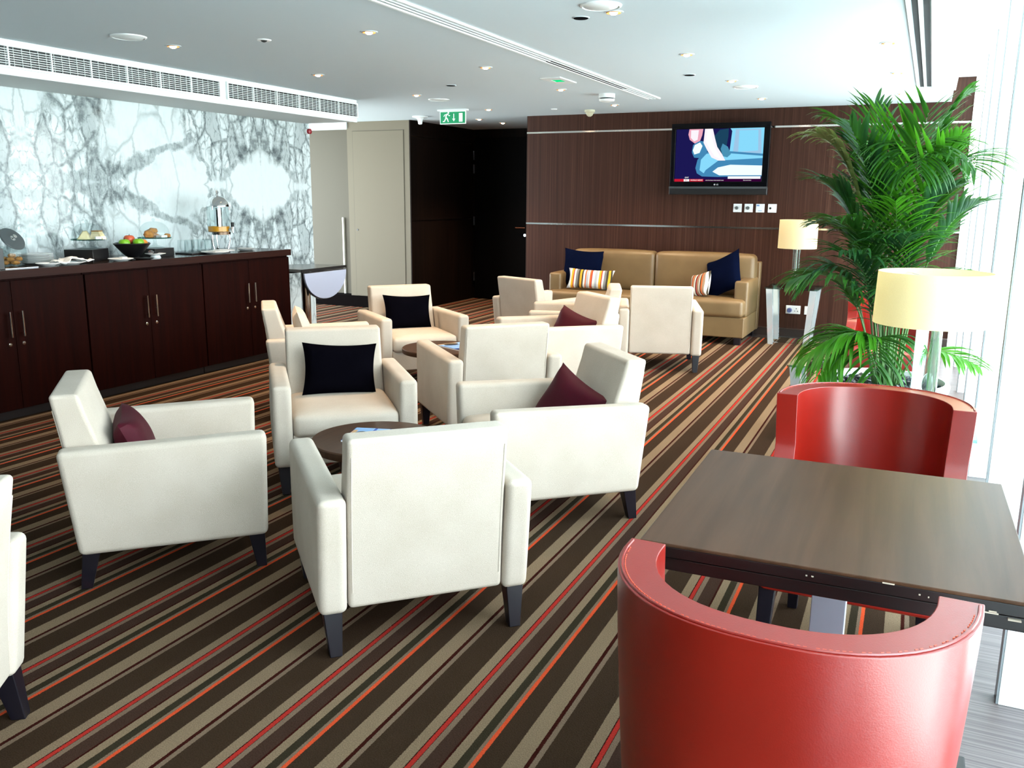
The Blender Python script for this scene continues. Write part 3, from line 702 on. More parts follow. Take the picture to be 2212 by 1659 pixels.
# ================================================================== RED TUB CHAIRS
def red_chair():
    g = empty('tub_chair'); tag(g, 'x', 'chair', 'red leather tub chairs')
    ZT = .80; Z0 = .285; rx = .283; ry = .27; yc = -.055; T = .064
    def Lf(z):
        if z > .64: return .012
        t = min(1, (.64 - z) / .20); t = t * t * (3 - 2 * t); return .012 + .26 * t
    def path(z, off):
        k = 1 - .10 * ((ZT - z) / (ZT - Z0)) ** 1.3
        a_, b_ = (rx - off) * k, (ry - off) * k; L = Lf(z); P = []
        n1 = 5; n2 = 30
        for i in range(n1): P.append((-a_, yc + L * (1 - i / n1)))
        for i in range(n2 + 1):
            a = PI * i / n2; c_, s2 = math.cos(a), math.sin(a)
            P.append((-a_ * math.copysign(abs(c_) ** .86, c_), yc - b_ * abs(s2) ** .92))
        for i in range(1, n1 + 1): P.append((a_, yc + L * i / n1))
        return P
    zs = [Z0, .32, .36, .40, .44, .48, .52, .56, .60, .64, .70, .76, ZT]
    bm = bmesh.new(); O = [[bm.verts.new((x, y, z)) for x, y in path(z, 0)] for z in zs]; I = [[bm.verts.new((x, y, z)) for x, y in path(z, T)] for z in zs]
    n = len(O[0])
    for j in range(len(zs) - 1):
        for i in range(n - 1):
            bm.faces.new((O[j][i], O[j][i + 1], O[j + 1][i + 1], O[j + 1][i])); bm.faces.new((I[j][i], I[j + 1][i], I[j + 1][i + 1], I[j][i + 1]))
        for i in (0, n - 1): bm.faces.new((O[j][i], O[j + 1][i], I[j + 1][i], I[j][i]))
    for i in range(n - 1):
        for j in (0, len(zs) - 1): bm.faces.new((O[j][i], O[j][i + 1], I[j][i + 1], I[j][i]))
    o = fin('tub_shell', bm, RED, g, bevel=.010, seg=4); o.modifiers['bevel'].angle_limit = R(55)
    for off in (.007,):
        bm = bmesh.new(); P = path(ZT, off); atube(bm, [(x, y, ZT + .0008) for x, y in P[5:-5]], .0024, 6)
        fin('piping', bm, RED, g)
    bm = bmesh.new(); P = path(ZT, .0125)[6:-6]
    q_ = [Vector((x, y, ZT + .0006)) for x, y in P]; dist = 0
    for a, b in zip(q_, q_[1:]):
        L = (b - a).length; d = (b - a).normalized(); t_ = (-dist) % .0085
        while t_ + .0048 < L:
            atube(bm, [a + d * t_, a + d * (t_ + .0048)], .0009, 5); t_ += .0085
        dist += L
    fin('stitching', bm, REDSTITCH, g)
    softbox('seat_cushion', -.215, .215, -.25, .305, .33, .47, RED, g, bevel=.03, puff=.02)
    box('seat_rail', -.245, .245, -.21, .305, .285, .345, RED, g, bevel=.012)
    for sx in (-1, 1):
        frustum_leg('leg', (sx * .225, .27, .024), (sx * .235, .30, .016), .30, 0, DARKLEG, g)
        frustum_leg('leg', (sx * .195, -.18, .024), (sx * .205, -.235, .016), .30, 0, DARKLEG, g)
    return g
rc = red_chair(); rc.location = (-.150, 1.48, 0); rc.rotation_euler = (0, 0, R(-2)); rc['label'] = 'red leather tub chair in the right foreground, its curved back to the camera'
rc2 = dup(rc, None, (-.105, 2.775, 0), R(180), 'red leather tub chair facing the camera across the dark square table')
rc3 = dup(rc, None, (-.17, 6.25, 0), R(178), 'red leather tub chair far behind the potted palm, glimpsed between the leaves')

# ================================================================== DINING TABLE
g = empty('dining_table', (-.123, 1.95, 0), R(1.2), 'square dark wood dining table between the two red tub chairs', 'table')
box('table_top', -.345, .345, -.352, .352, .733, .74, TABLETOP, g, bevel=.002)
box('table_edge', -.3445, .3445, -.3515, .3515, .712, .733, DARKEDGE, g, bevel=.001)
box('table_edge_rail', -.338, .338, -.345, .345, .682, .709, DARKEDGE, g, bevel=.003)
box('table_underlay', -.325, .325, -.33, .33, .700, .713, DARKEDGE, g)
box('pedestal_column', -.036, .036, -.036, .036, .015, .69, flat('satin_silver_paint', (.30, .33, .40), .5, .25), g, bevel=.002)
box('base_plate', -.34, .34, -.09, .34, 0, .015, DARKEDGE, g, bevel=.004)
WORN = flat('worn_edge_wood', (.45, .38, .30), .6)
for x, w2, z in ((.16, .003, .722), (.175, .002, .720), (.10, .02, .733), (.20, .012, .706), (.205, .03, .698), (.235, .05, .711), (.27, .012, .714), (.30, .02, .704), (-.02, .004, .722), (-.03, .003, .722)):
    box('scuff_mark', x, x + w2, -.3535, -.3445 if z < .712 else -.3518, z, z + .0022, WORN, g)

# ================================================================== SOFA
g = empty('sofa', (-2.60, 9.0, 0), 0, 'tan leather two seat sofa against the brown wall under the television', 'sofa')
hw = 1.055; yf = -.40; yr = .40
box('sofa_base', -hw, hw, yf + .02, yr, .07, .27, TAN, g, bevel=.012)
for sx in (-1, 1):
    softbox('sofa_arm', min(sx * (hw - .135), sx * hw), max(sx * (hw - .135), sx * hw), yf + .14, yr - .02, .265, .615, TAN, g, bevel=.022, puff=.006)
    x0, x1 = (-hw + .02, -.003) if sx < 0 else (.003, hw - .02)
    softbox('seat_cushion', x0, x1, yf, yr - .30, .27, .435, TAN, g, bevel=.03, puff=.015)
    x0, x1 = (-hw + .13, -.004) if sx < 0 else (.004, hw - .02)
    o = softbox('back_cushion', x0 if sx < 0 else x0, x1, yr - .30, yr - .10, .43, .850, TAN, g, bevel=.04, puff=.014)
box('sofa_back_frame', -hw + .01, hw + .01, yr - .10, yr, .07, .775, TAN, g, bevel=.015)
for sx in (-1, 1):
    for y in (yf + .06, yr - .06): box('leg', sx * (hw - .06) - .03, sx * (hw - .06) + .03, y - .03, y + .03, 0, .075, DARKLEG, g)
def striped(name, cols, sc):
    t = NT(name); X = t.xyz(t.obj())[0]
    f = t.math('FRACT', t.math('ADD', t.math('MULTIPLY', X, 1 / sc), 5.0))
    n = len(cols); tot = sum(w for c, w in cols); p = 0; stp = []
    for c, w in cols: stp.append((p / tot, c)); p += w
    t.pbr(t.ramp(f, stp, True), .9, 0, .1); return t.m
wh = (.72, .69, .62); ylw = (.75, .36, .03); org = (.62, .14, .04); gry = (.20, .19, .18); drk = (.055, .045, .03); rdd = (.42, .03, .03); lg = (.42, .42, .44)
STR1 = striped('striped_cushion_fabric', [(org, 1), (rdd, .6), (wh, 1.6), (lg, 1.6), (wh, 1), (ylw, 1.4), (rdd, .6), (wh, 1.2), (gry, 1.4), (drk, 1.2), (ylw, 1.3), (drk, .9), (wh, 1.2), (org, .8), (lg, 1.5), (wh, .8)], .30)
STR2 = striped('striped_brown_cushion_fabric', [(rdd, .5), ((.30, .20, .13), 1.3), (wh, .5), (drk, .7), (org, .7), ((.30, .20, .13), 1), (wh, .8), (drk, .6)], .13)
def sofa_cushion(name, w, h, t, mat, x, y, z, lean, yaw, roll, label, seed, group=None):
    o = pillow(name, w, h, t, mat, None, seed=seed)
    o.matrix_world = Matrix.Translation((x, y, z)) @ Euler((0, 0, R(yaw))).to_matrix().to_4x4() @ Euler((R(-lean), 0, 0)).to_matrix().to_4x4() @ Euler((0, R(roll), 0)).to_matrix().to_4x4()
    return tag(o, label, 'cushion', group)
sofa_cushion('cushion', .44, .42, .13, NAVY, -3.37, 9.005, .655, 18, 14, 4, 'dark navy cushion at the left end of the tan sofa', 11)
sofa_cushion('cushion', .50, .22, .11, STR1, -3.20, 8.80, .560, 20, 8, 2, 'long striped orange, white and grey cushion at the left end of the tan sofa', 12)
sofa_cushion('cushion', .44, .42, .13, NAVY, -1.83, 8.93, .655, 16, -34, -24, 'dark navy cushion leaning at the right end of the tan sofa', 13)
sofa_cushion('cushion', .26, .26, .11, STR2, -2.03, 8.80, .555, 20, -38, -16, 'small brown striped cushion at the right end of the tan sofa', 14)

# ================================================================== TELEVISION
g = empty('television', (-2.026, 9.40, 1.80), 0, 'black wall mounted flat television above the sofa, switched on', 'television')
x0, x1 = -.503, .503
box('tv_body', x0 + .02, x1 - .02, -.06, .045, -.30, .33, BLACKP, g, bevel=.01)
boxes('bezel', [(x0, x1, -.10, -.05, .306, .362), (x0, x1, -.10, -.05, -.285, -.222), (x0, x0 + .045, -.10, -.05, -.222, .306), (x1 - .062, x1, -.10, -.05, -.222, .306)], BLACKG, g, bevel=.004)
box('speaker_bar', x0 - .002, x1 + .002, -.10, -.04, -.355, -.285, BLACKP, g, bevel=.006)
box('speaker_strip', x0 - .004, x1 + .004, -.107, -.10, -.292, -.272, flat('tv_grey_strip', (.05, .055, .06), .3), g)
box('wall_bracket', -.2, .2, .0, .05, -.15, .15, DARKEDGE, g)
# screen picture: flat lit shapes
SX0, SX1, SZ0, SZ1 = x0 + .045, x1 - .062, -.222, .306
SCOL = [(.010, .008, .075), (.05, .22, .42), (.22, .62, .85), (.80, .95, 1.0), (.85, .80, .85), (.75, .35, .45), (.01, .05, .10), (.50, .01, .03), (.03, .0, .03), (.95, .95, .95), (.06, .25, .40), (.30, .50, .70)]
SM = [emit('screen_tone', c, 1.15) for c in SCOL]
bm = bmesh.new(); lay = [0]
def scr(pts, m):
    lay[0] += 1; y = -.0705 - .00012 * lay[0]
    bm.faces.new([bm.verts.new((SX0 + (SX1 - SX0) * u, y, SZ0 + (SZ1 - SZ0) * v)) for u, v in pts]).material_index = m
bm.faces.new([bm.verts.new(p) for p in ((SX0, -.0705, SZ0), (SX1, -.0705, SZ0), (SX1, -.0705, SZ1), (SX0, -.0705, SZ1))]).material_index = 0
scr([(.62, .5), (.64, .95), (.62, 1), (1, 1), (1, .5)], 2)
scr([(.66, .52), (.68, .98), (.96, .98), (.98, .53)], 11)
scr([(.72, .56), (.72, .96), (.93, .96), (.94, .58)], 2)
scr([(.26, .16), (.24, .26), (.26, .42), (.33, .55), (.45, .60), (1, .52), (1, .10), (.5, .09), (.32, .10)], 1)
scr([(.29, .22), (.30, .42), (.36, .53), (.46, .56), (1, .48), (1, .44), (.5, .40), (.36, .22), (.34, .16)], 2)
scr([(.44, .19), (.50, .27), (.64, .32), (1, .30), (1, .12), (.52, .12)], 3)
scr([(.19, .56), (.20, .70), (.26, .78), (.36, .76), (.38, .60), (.30, .45), (.22, .46)], 1)
scr([(.20, .60), (.22, .70), (.28, .75), (.31, .68), (.28, .55), (.22, .52)], 3)
scr([(.46, .72), (.44, .86), (.50, .98), (.60, 1), (.60, .85), (.58, .60), (.62, .52), (.56, .48), (.50, .58)], 6)
scr([(.52, .62), (.54, .72), (.60, .66), (.64, .52), (.60, .46), (.55, .48)], 10)
scr([(.15, 1), (.14, .90), (.16, .80), (.22, .73), (.28, .78), (.30, .88), (.31, 1)], 5)
scr([(.17, .98), (.17, .84), (.21, .77), (.25, .80), (.26, .98)], 4)
scr([(.33, 1), (.32, .74), (.36, .62), (.42, .46), (.50, .40), (.58, .40), (.54, .52), (.48, .66), (.45, .82), (.42, 1)], 4)
scr([(.36, .98), (.35, .76), (.40, .62), (.46, .48), (.54, .42), (.46, .62), (.41, .84), (.40, .98)], 9)
scr([(0, 0), (0, .05), (1, .05), (1, 0)], 8); scr([(0, 0), (0, .052), (.12, .052), (.12, 0)], 7); scr([(.18, 0), (.18, .052), (.34, .052), (.34, 0)], 7)
scr([(.11, .005), (.11, .048), (.175, .048), (.175, .005)], 9); scr([(.62, .055), (.62, .10), (.985, .10), (.985, .055)], 9)
bm.verts.ensure_lookup_table()
me = D.meshes.new('screen'); bm.to_mesh(me); bm.free(); scn = link('screen', me, SM, g, smooth=False)
sw = SX1 - SX0; sh = SZ1 - SZ0
for tx, u, v, sz, mi in (('GMT', .145, .078, .020, 9), ('BBC', .1425, .027, .020, 7), ('WORLD NEWS', .26, .027, .019, 9), ('with the latest international news', .47, .027, .014, 9), ('bbc.com/news', .84, .027, .014, 9)):
    text_mesh('screen_caption', tx, sz, SM[mi], scn, (SX0 + sw * u, -.0740, SZ0 + sh * v), (PI / 2, 0, 0), .0003)
text_mesh('brand_logo', 'LG', .020, flat('logo_grey', (.5, .5, .52), .3), g, (-.0, -.1012, -.252), (PI / 2, 0, 0), .0006)
lathe('logo_disc', [(0, 0), (.008, 0), (.008, .001), (0, .001)], flat('logo_disc_grey', (.45, .42, .45), .3), g, 16, loc=(-.028, -.1005, -.252), rot=(PI / 2, 0, 0))
# wall plates under the TV
for i, (x, nm, lb, kn) in enumerate(((-1.832, 'wall_switch', 'white wall switch with dark round knob, first left of four under the television', 1), (-1.718, 'wall_switch', 'white wall switch with dark round knob, second of four under the television', 1),
                                 (-1.601, 'wall_socket', 'white wall data socket, third of four under the television', 2), (-1.480, 'wall_socket', 'white aerial wall socket, last right of four under the television', 3))):
    g = empty(nm, (x, YB - .0005, 1.313), 0, lb, 'wall plate', 'four white wall plates under the television')
    box('plate', -.043, .043, -.009, 0, -.043, .043, SOCKG, g, bevel=.003)
    if kn == 1: lathe('knob', [(0, 0), (.018, 0), (.015, .012), (0, .012)], flat('dial_grey', (.08, .09, .09), .4), g, 20, loc=(-.008, -.009, 0), rot=(PI / 2, 0, 0))
    elif kn == 2:
        box('blue_tab', -.036, -.008, -.011, -.009, .02, .034, flat('tab_blue', (.12, .25, .5), .4), g); box('port', -.02, .02, -.011, -.009, -.03, -.022, flat('port_blue', (.25, .4, .6), .4), g)
    else: lathe('aerial_port', [(0, 0), (.011, 0), (.011, .004), (0, .004)], BLACKP, g, 16, loc=(-.018, -.009, 0), rot=(PI / 2, 0, 0))
for x, w2, nm, lb in ((-1.20, .146, 'power_socket', 'white double power socket low on the brown wall behind the glass side table'), (-1.045, .086, 'power_socket', 'single white wall plate low on the brown wall by the palm')):
    g = empty(nm, (x, YB - .0005, .285), 0, lb, 'wall plate')
    box('plate', -w2 / 2, w2 / 2, -.009, 0, -.043, .043, SOCKG, g, bevel=.003)
    if w2 > .1:
        lathe('plug', [(0, 0), (.026, 0), (.022, .03), (0, .03)], flat('plug_blue_grey', (.09, .10, .22), .4), g, 20, loc=(-.035, -.009, -.006), rot=(PI / 2, 0, 0))
        boxes('socket_holes', [(.028, .036, -.0105, -.009, .008, .018), (.012, .024, -.0105, -.009, -.016, -.010), (.040, .052, -.0105, -.009, -.016, -.010)], BLACKP, g)

# ================================================================== LAMPS + GLASS TABLES
ACRY = flat('acrylic_painted_reflection', (.62, .68, .70), .08, .45)  # pale colour stands in for the window reflected in clear acrylic
def glass_table(x, y, rz, label, w=.24, zt=.56):
    g = empty('side_table', (x, y, 0), rz, label, 'side table')
    box('glass_top', -w - .01, w + .01, -w, w, zt - .012, zt, GREENGLASS, g, bevel=.003)
    for sx in (-1, 1):
        for sy in (-1, 1):
            bm = bmesh.new()
            def ring(cx, cy, z, a): return [bm.verts.new((cx + i * a, cy + j * a, z)) for i, j in ((-1, -1), (1, -1), (1, 1), (-1, 1))]
            A = ring(sx * (w - .075), sy * (w - .06), .0, .024); B = ring(sx * (w - .035), sy * (w - .035), zt - .013, .030)
            bm.faces.new(A[::-1]); bm.faces.new(B)
            for i in range(4): bm.faces.new((A[i], A[(i + 1) % 4], B[(i + 1) % 4], B[i]))
            fin('leg', bm, ACRY, g, smooth=False)
    box('base_rail', -w + .10, w - .10, -w + .05, -w + .075, 0, .02, CHROME, g); box('base_rail', -w + .10, w - .10, w - .075, w - .05, 0, .02, CHROME, g)
    return g
glass_table(-1.155, 9.06, 0, 'square green glass side table with chrome legs at the right end of the sofa')
def lamp(x, y, z, r0, r1, zs0, zs1, cw, cat, label):
    g = empty('table_lamp', (x, y, z), 0, label, 'lamp')
    h0 = zs0 - z; h1 = zs1 - z
    lathe('lamp_shade', [(r0, h0), (r1, h1), (r1 - .003, h1), (r0 - .003, h0), (r0, h0)], SHADE, g, 64, cap=False)
    bm = bmesh.new()
    for k in range(3): atube(bm, [(.012 * math.cos(k * 2.094), .012 * math.sin(k * 2.094), h1 - .03), ((r1 - .004) * math.cos(k * 2.094), (r1 - .004) * math.sin(k * 2.094), h1 - .015)], .002, 6)
    atube(bm, [(0, 0, h0 - .02), (0, 0, h1 - .02)], .006, 8)
    fin('shade_carrier', bm, CHROME, g)
    lathe('bulb_holder', [(0, 0), (.016, 0), (.016, .05), (.028, .09), (.02, .125), (0, .13)], flat('opal_bulb', (.8, .8, .76), .3), g, 20, loc=(0, 0, h0 + .01))
    for dx in ((-cw * .52, cw * .52) if cat == 1 else (0,)):
        q_ = cw * .42 if cat == 1 else cw / 2
        lathe('glass_column', [(0, .022), (q_, .022), (q_, h0 - .01), (0, h0 - .01)], CLEAR, g, 48, c=(dx, 0, 0))
    if cat == 1: box('chrome_core', -.003, .003, -.01, .01, .02, h0 + .0, CHROME, g)
    box('lamp_base', -cw * 1.3, cw * 1.3, -cw * 1.1, cw * 1.1, 0, .022, CHROME, g, bevel=.003)
    box('column_cap', -cw, cw, -cw * .6, cw * .6, h0 - .012, h0 - .002, CHROME, g)
    return g
lamp(-1.155, 9.05, .5605, .184, .181, .935, 1.21, .036, 1, 'table lamp with cream drum shade and glass column, beside the tan sofa')
glass_table(.02, 3.66, 0, 'side table with a green glass top behind the far red tub chair', .20)
lamp(.038, 3.66, .5605, .205, .200, .945, 1.140, .092, 2, 'large wide cream drum table lamp in front of the palm, bleached by the window')

# ================================================================== PALM
PX, PY = -.125, 4.60
g = empty('plant_pot', (PX, PY, 0), 0, 'white rimmed round plant pot holding the palm', 'plant pot')
lathe('pot_body', [(0, 0), (.21, 0), (.215, .02), (.272, .50), (.285, .505), (.29, .53), (.282, .545), (.265, .545), (.26, .50), (0, .50)], flat('white_glazed_pot', (.72, .76, .76), .3), g, 56, cap=False)
bm = bmesh.new(); rnd = random.Random(3)
for k in range(240):
    a = rnd.random() * 2 * PI; rr = .25 * math.sqrt(rnd.random()); s2 = .014 + .016 * rnd.random()
    mt = Matrix.Translation((rr * math.cos(a), rr * math.sin(a), .503 + .012 * rnd.random())) @ Euler((rnd.random() * 3, rnd.random() * 3, rnd.random() * 3)).to_matrix().to_4x4() @ Matrix.Diagonal((s2, s2 * .8, s2 * .6, 1))
    bmesh.ops.create_icosphere(bm, subdivisions=1, radius=1, matrix=mt)
tag(fin('slate_chips', bm, flat('blue_black_slate', (.02, .028, .035), .4), g), None, None, None, 'stuff')
palm = empty('potted_palm', (PX, PY, .50), 0, 'tall green kentia palm with arching fronds by the window', 'potted plant')
def frond(p0, p1, p2, p3, blade0, ll, mat, nl=26, droop=.5, seed=0, wd=.017, spread=1.0, keel=None):
    rnd = random.Random(seed); p0, p1, p2, p3 = [Vector((a * .95 - .04 * (c > .3), b, c * .80)) for a, b, c in (p0, p1, p2, p3)]
    def B(t): return p0 * (1 - t) ** 3 + p1 * 3 * t * (1 - t) ** 2 + p2 * 3 * t * t * (1 - t) + p3 * t ** 3
    def dB(t): return ((p1 - p0) * 3 * (1 - t) ** 2 + (p2 - p1) * 6 * t * (1 - t) + (p3 - p2) * 3 * t * t).normalized()
    bm = bmesh.new(); atube(bm, [B(i / 22) for i in range(23)], .0065, 6, 1, .0018)
    for i in range(nl):
        t = blade0 + (1 - blade0) * (i + .5) / nl; c = B(t); d = dB(t)
        sd = d.cross(Vector((0, 0, 1)))
        sd = Vector(keel) if keel is not None else sd
        sd = (sd - d * sd.dot(d)).normalized() if sd.length > 1e-4 else Vector((1, 0, 0))
        env = math.sin(PI * min(1, .16 + .78 * (i + .5) / nl)) ** .7
        for s2 in (-1, 1):
            L = ll * env * (.85 + .3 * rnd.random()); ang = .55 + .25 * rnd.random() + .35 * (1 - i / nl)
            dr = (d * math.cos(ang) + sd * s2 * math.sin(ang) * spread + Vector((0, 0, .10 * rnd.random() + .08))).normalized()
            q_ = c.copy(); dd = dr.copy(); n = 7; seg = L / n; prev = None; dp = droop * (.7 + .6 * rnd.random())
            up = Vector((0, 0, 1))
            for k in range(n + 1):
                w2 = wd * (.35 + 1.0 * math.sin(PI * min(1, (k + .6) / (n + .6))) ** .8) * (1 - .35 * k / n) if k < n else .0006
                sidev = dd.cross(up)
                sidev = sidev.normalized() if sidev.length > .05 else sd
                nm = sidev.cross(dd).normalized()
                a = bm.verts.new(q_ + sidev * w2 * .5); m_ = bm.verts.new(q_ - nm * w2 * .18); b = bm.verts.new(q_ - sidev * w2 * .5)
                if prev: bm.faces.new((prev[0], a, m_, prev[1])); bm.faces.new((prev[1], m_, b, prev[2]))
                prev = (a, m_, b); q_ = q_ + dd * seg
                dd = (dd + Vector((0, 0, -dp * .16 * (1 + .35 * k)))).normalized()
    me = D.meshes.new('frond'); bm.to_mesh(me); bm.free()
    return link('frond', me, [mat, STEM], palm)
FR = [  # stem base, control, control, tip (pot-local), blade start, leaflet length, material, leaflets, droop
    ((.02, -.02, 0), (.04, 0, .9), (.06, .05, 1.75), (.10, -.30, 1.28), .58, .34, 0, 26, .75),
    ((-.03, .02, 0), (-.06, 0, .8), (-.18, .05, 1.50), (-.40, -.05, 1.50), .52, .30, 3, 24, .5),
    ((.05, .03, 0), (.10, .05, .8), (.16, .0, 1.55), (.34, -.15, 1.30), .52, .30, 0, 24, .6),
    ((.01, .04, 0), (.0, .1, .7), (.03, .05, 1.3), (.08, .0, 1.50), .40, .42, 1, 22, .12),
    ((.03, 0, 0), (.06, 0, .6), (.10, -.1, 1.05), (.20, -.15, 1.38), .42, .38, 1, 24, .18),
    ((-.02, -.03, 0), (-.02, 0, .6), (-.04, -.05, 1.1), (-.12, -.1, 1.42), .42, .34, 1, 24, .25),
    ((-.04, .0, 0), (-.08, .05, .6), (-.14, .05, 1.15), (-.34, -.05, 1.24), .46, .30, 2, 24, .45),
    ((-.03, .03, 0), (-.05, .1, .5), (-.12, .15, 1.0), (-.36, .10, .98), .46, .28, 2, 22, .5),
    ((-.05, -.03, 0), (-.10, -.05, .45), (-.14, -.10, .92), (-.38, -.12, .62), .44, .30, 2, 26, .65),
    ((-.04, -.05, 0), (-.08, -.08, .4), (-.14, -.15, .82), (-.42, -.25, .66), .44, .28, 0, 24, .6),
    ((-.02, -.06, 0), (-.03, -.12, .3), (-.08, -.20, .52), (-.38, -.28, .20), .40, .30, 1, 28, .75),
    ((-.03, -.06, 0), (-.06, -.10, .3), (-.14, -.16, .50), (-.30, -.30, .10), .36, .30, 1, 26, .8),
    ((.00, -.05, 0), (.00, -.10, .35), (.0, -.18, .48), (-.04, -.40, .16), .36, .28, 0, 24, .7),
    ((.05, -.01, 0), (.10, 0, .5), (.18, -.05, .92), (.36, -.12, .58), .46, .26, 0, 22, .55),
    ((.06, .0, 0), (.12, 0, .6), (.20, .0, 1.05), (.38, -.1, 1.12), .50, .26, 2, 20, .3),
    ((.05, -.04, 0), (.10, -.05, .2), (.18, -.1, .36), (.40, -.2, .22), .55, .22, 1, 14, .4),
    ((.02, .05, 0), (.03, .2, .6), (.05, .3, 1.1), (-.05, .5, 1.25), .45, .32, 2, 24, .5),
    ((.0, .02, 0), (.0, 0, .4), (.02, -.02, .85), (.10, -.25, .95), .40, .30, 2, 24, .6),
    ((.03, .02, 0), (.05, .0, .8), (.12, .08, 1.6), (.28, .05, 1.72), .56, .26, 0, 20, .45),
    ((-.01, .0, 0), (-.02, .02, .8), (-.08, .1, 1.50), (-.34, .12, 1.62), .54, .28, 0, 22, .55),
    ((-.01, -.02, 0), (-.02, -.02, .5), (-.06, -.06, .95), (-.24, -.20, 1.02), .42, .30, 0, 24, .5),
    ((.02, -.03, 0), (.03, -.05, .4), (.06, -.1, .78), (.20, -.28, .70), .42, .28, 2, 22, .6),
    ((.02, .0, 0), (.03, .0, .7), (.05, -.02, 1.25), (.12, -.12, 1.62), .42, .34, 0, 26, .22),
    ((-.02, .02, 0), (-.03, .0, .6), (-.05, -.05, 1.2), (-.22, -.15, 1.55), .42, .32, 2, 26, .35),
    ((.03, .0, 0), (.05, -.02, .6), (.10, -.06, 1.1), (.26, -.10, 1.20), .40, .30, 2, 24, .4),
    ((.0, .04, 0), (.0, .1, .6), (-.02, .12, 1.2), (-.14, .20, 1.70), .45, .34, 2, 26, .3),
    ((.02, -.02, 0), (.03, -.04, .5), (.04, -.10, .95), (.02, -.28, 1.12), .36, .30, 1, 26, .5),
    ((-.02, -.04, 0), (-.03, -.06, .4), (-.06, -.12, .82), (-.20, -.26, .84), .38, .28, 2, 24, .6),
    ((.04, .02, 0), (.07, .04, .6), (.12, .06, 1.15), (.26, .0, 1.48), .45, .30, 1, 24, .35),
    ((.0, -.03, 0), (.0, -.05, .35), (.03, -.10, .65), (.08, -.30, .62), .40, .26, 2, 24, .6),
]
for i, a in enumerate(FR):
    frond(a[0], a[1], a[2], a[3], a[4], a[5], LEAF[a[6]], a[7], a[8], seed=100 + i)

# low glass table and bag behind the palm
glass_table(-.52, 5.5, 0, 'low glass and chrome side table glimpsed behind the palm', .16, .44)
g = empty('handbag', (.06, 5.18, 0), R(12), 'black handbag with upright straps standing beside the plant pot', 'bag')
prism('bag_body', [(-.10, 0), (.10, 0), (.085, .42), (-.085, .42)], -.045, .045, fabric('black_bag_leather', (.006, .006, .008), (.012, .012, .014), 200, .2, .5), g, axis='y', bevel=.012)
for y in (-.03, .03): tube('bag_strap', [(-.05, y, .41), (-.05, y, .50), (-.03, y, .555), (0, y, .575), (.03, y, .555), (.05, y, .50), (.05, y, .41)], .005, BLACKP, g, 8)

# ================================================================== CABINETS + COUNTER
XF = -5.11
def cabinet(y0, y1, label):
    g = empty('cabinet', (XF, (y0 + y1) / 2, 0), 0, label, 'cabinet', 'dark mahogany cabinets under the worktop')
    L = (y1 - y0) / 2
    box('cabinet_body', -.55, -.022, -L + .001, L - .001, .06, .885, CABINET, g)
    box('plinth', -.52, -.05, -L + .001, L - .001, 0, .06, DARKEDGE, g)
    for s2 in (-1, 1):
        a, b = (-L + .004, -.0015) if s2 < 0 else (.0015, L - .004)
        d = box('door', -.02, 0, a, b, .065, .872, CABINET, g, bevel=.0015)
        yh = s2 * .042
        bm = bmesh.new(); atube(bm, [(.026, yh, .525), (.026, yh, .685)], .0068, 8); atube(bm, [(0, yh, .545), (.026, yh, .545)], .004, 6); atube(bm, [(0, yh, .665), (.026, yh, .665)], .004, 6)
        fin('handle', bm, CHROME, d)
        lathe('lock', [(0, 0), (.012, 0), (.011, .008), (.004, .009), (0, .009)], CHROME, d, 16, loc=(0, yh + s2 * .004, .478), rot=(0, PI / 2, 0))
    return g
cabinet(3.07, 4.128, 'dark mahogany double door cabinet at the left edge of the photo')
cabinet(4.134, 5.204, 'dark mahogany double door cabinet in the middle of the row')
cabinet(5.210, 6.25, 'dark mahogany double door cabinet at the far right end of the row')
g = empty('worktop', (XF, 4.66, .89), 0, 'long polished dark worktop running over the three cabinets', 'worktop')
box('worktop_slab', -.61, .012, -1.60, 1.60, 0, .048, CABTOP, g, bevel=.002)
box('worktop_front_edge', .012, .018, -1.60, 1.60, -.004, .048, wood('dark_wood_edge', (.014, .004, .003), (.026, .008, .005), (34, 2, 34), .4, .08), g, bevel=.001)
ZT = .9385
def at(x, y, z=ZT): return (x, y, z)
def plate(x, y, z, r, label, group=None, name='plate', h=.016):
    o = lathe(name, [(0, 0), (r * .55, 0), (r * .62, .004), (r, h), (r * .985, h + .003), (r * .6, .008), (0, .006)], WHITEC, None, 36, loc=(x, y, z), cap=False)
    return tag(o, label, 'plate', group)
# fruit bowl
g = empty('fruit_bowl', at(-5.30, 4.72), R(0), 'black angular bowl filled with fruit on the worktop', 'bowl')
bm = bmesh.new(); nn = 32
def bowlr(a, z): 
    k = 1 + .10 * abs(math.cos(2 * a)) ** 2 * (z / .1); return (.033 + .095 * (z / .10) ** .8) * k
rO = []; rI = []
for z in (0, .02, .04, .06, .08, .10):
    rO.append([bm.verts.new((bowlr(a * 2 * PI / nn, z) * math.cos(a * 2 * PI / nn), bowlr(a * 2 * PI / nn, z) * math.sin(a * 2 * PI / nn), z + .008)) for a in range(nn)])
    rI.append([bm.verts.new(((bowlr(a * 2 * PI / nn, z) - .006) * math.cos(a * 2 * PI / nn), (bowlr(a * 2 * PI / nn, z) - .006) * math.sin(a * 2 * PI / nn), z + .014)) for a in range(nn)])
for rr in (rO, rI):
    for a, b in zip(rr, rr[1:]):
        for i in range(nn): bm.faces.new((a[i], a[(i + 1) % nn], b[(i + 1) % nn], b[i]))
for i in range(nn): bm.faces.new((rO[-1][i], rO[-1][(i + 1) % nn], rI[-1][(i + 1) % nn], rI[-1][i]))
bm.faces.new(rO[0]); bm.faces.new(rI[0]); abox(bm, -.035, .035, -.035, .035, 0, .009)
fin('bowl_shell', bm, BLACKP, g)
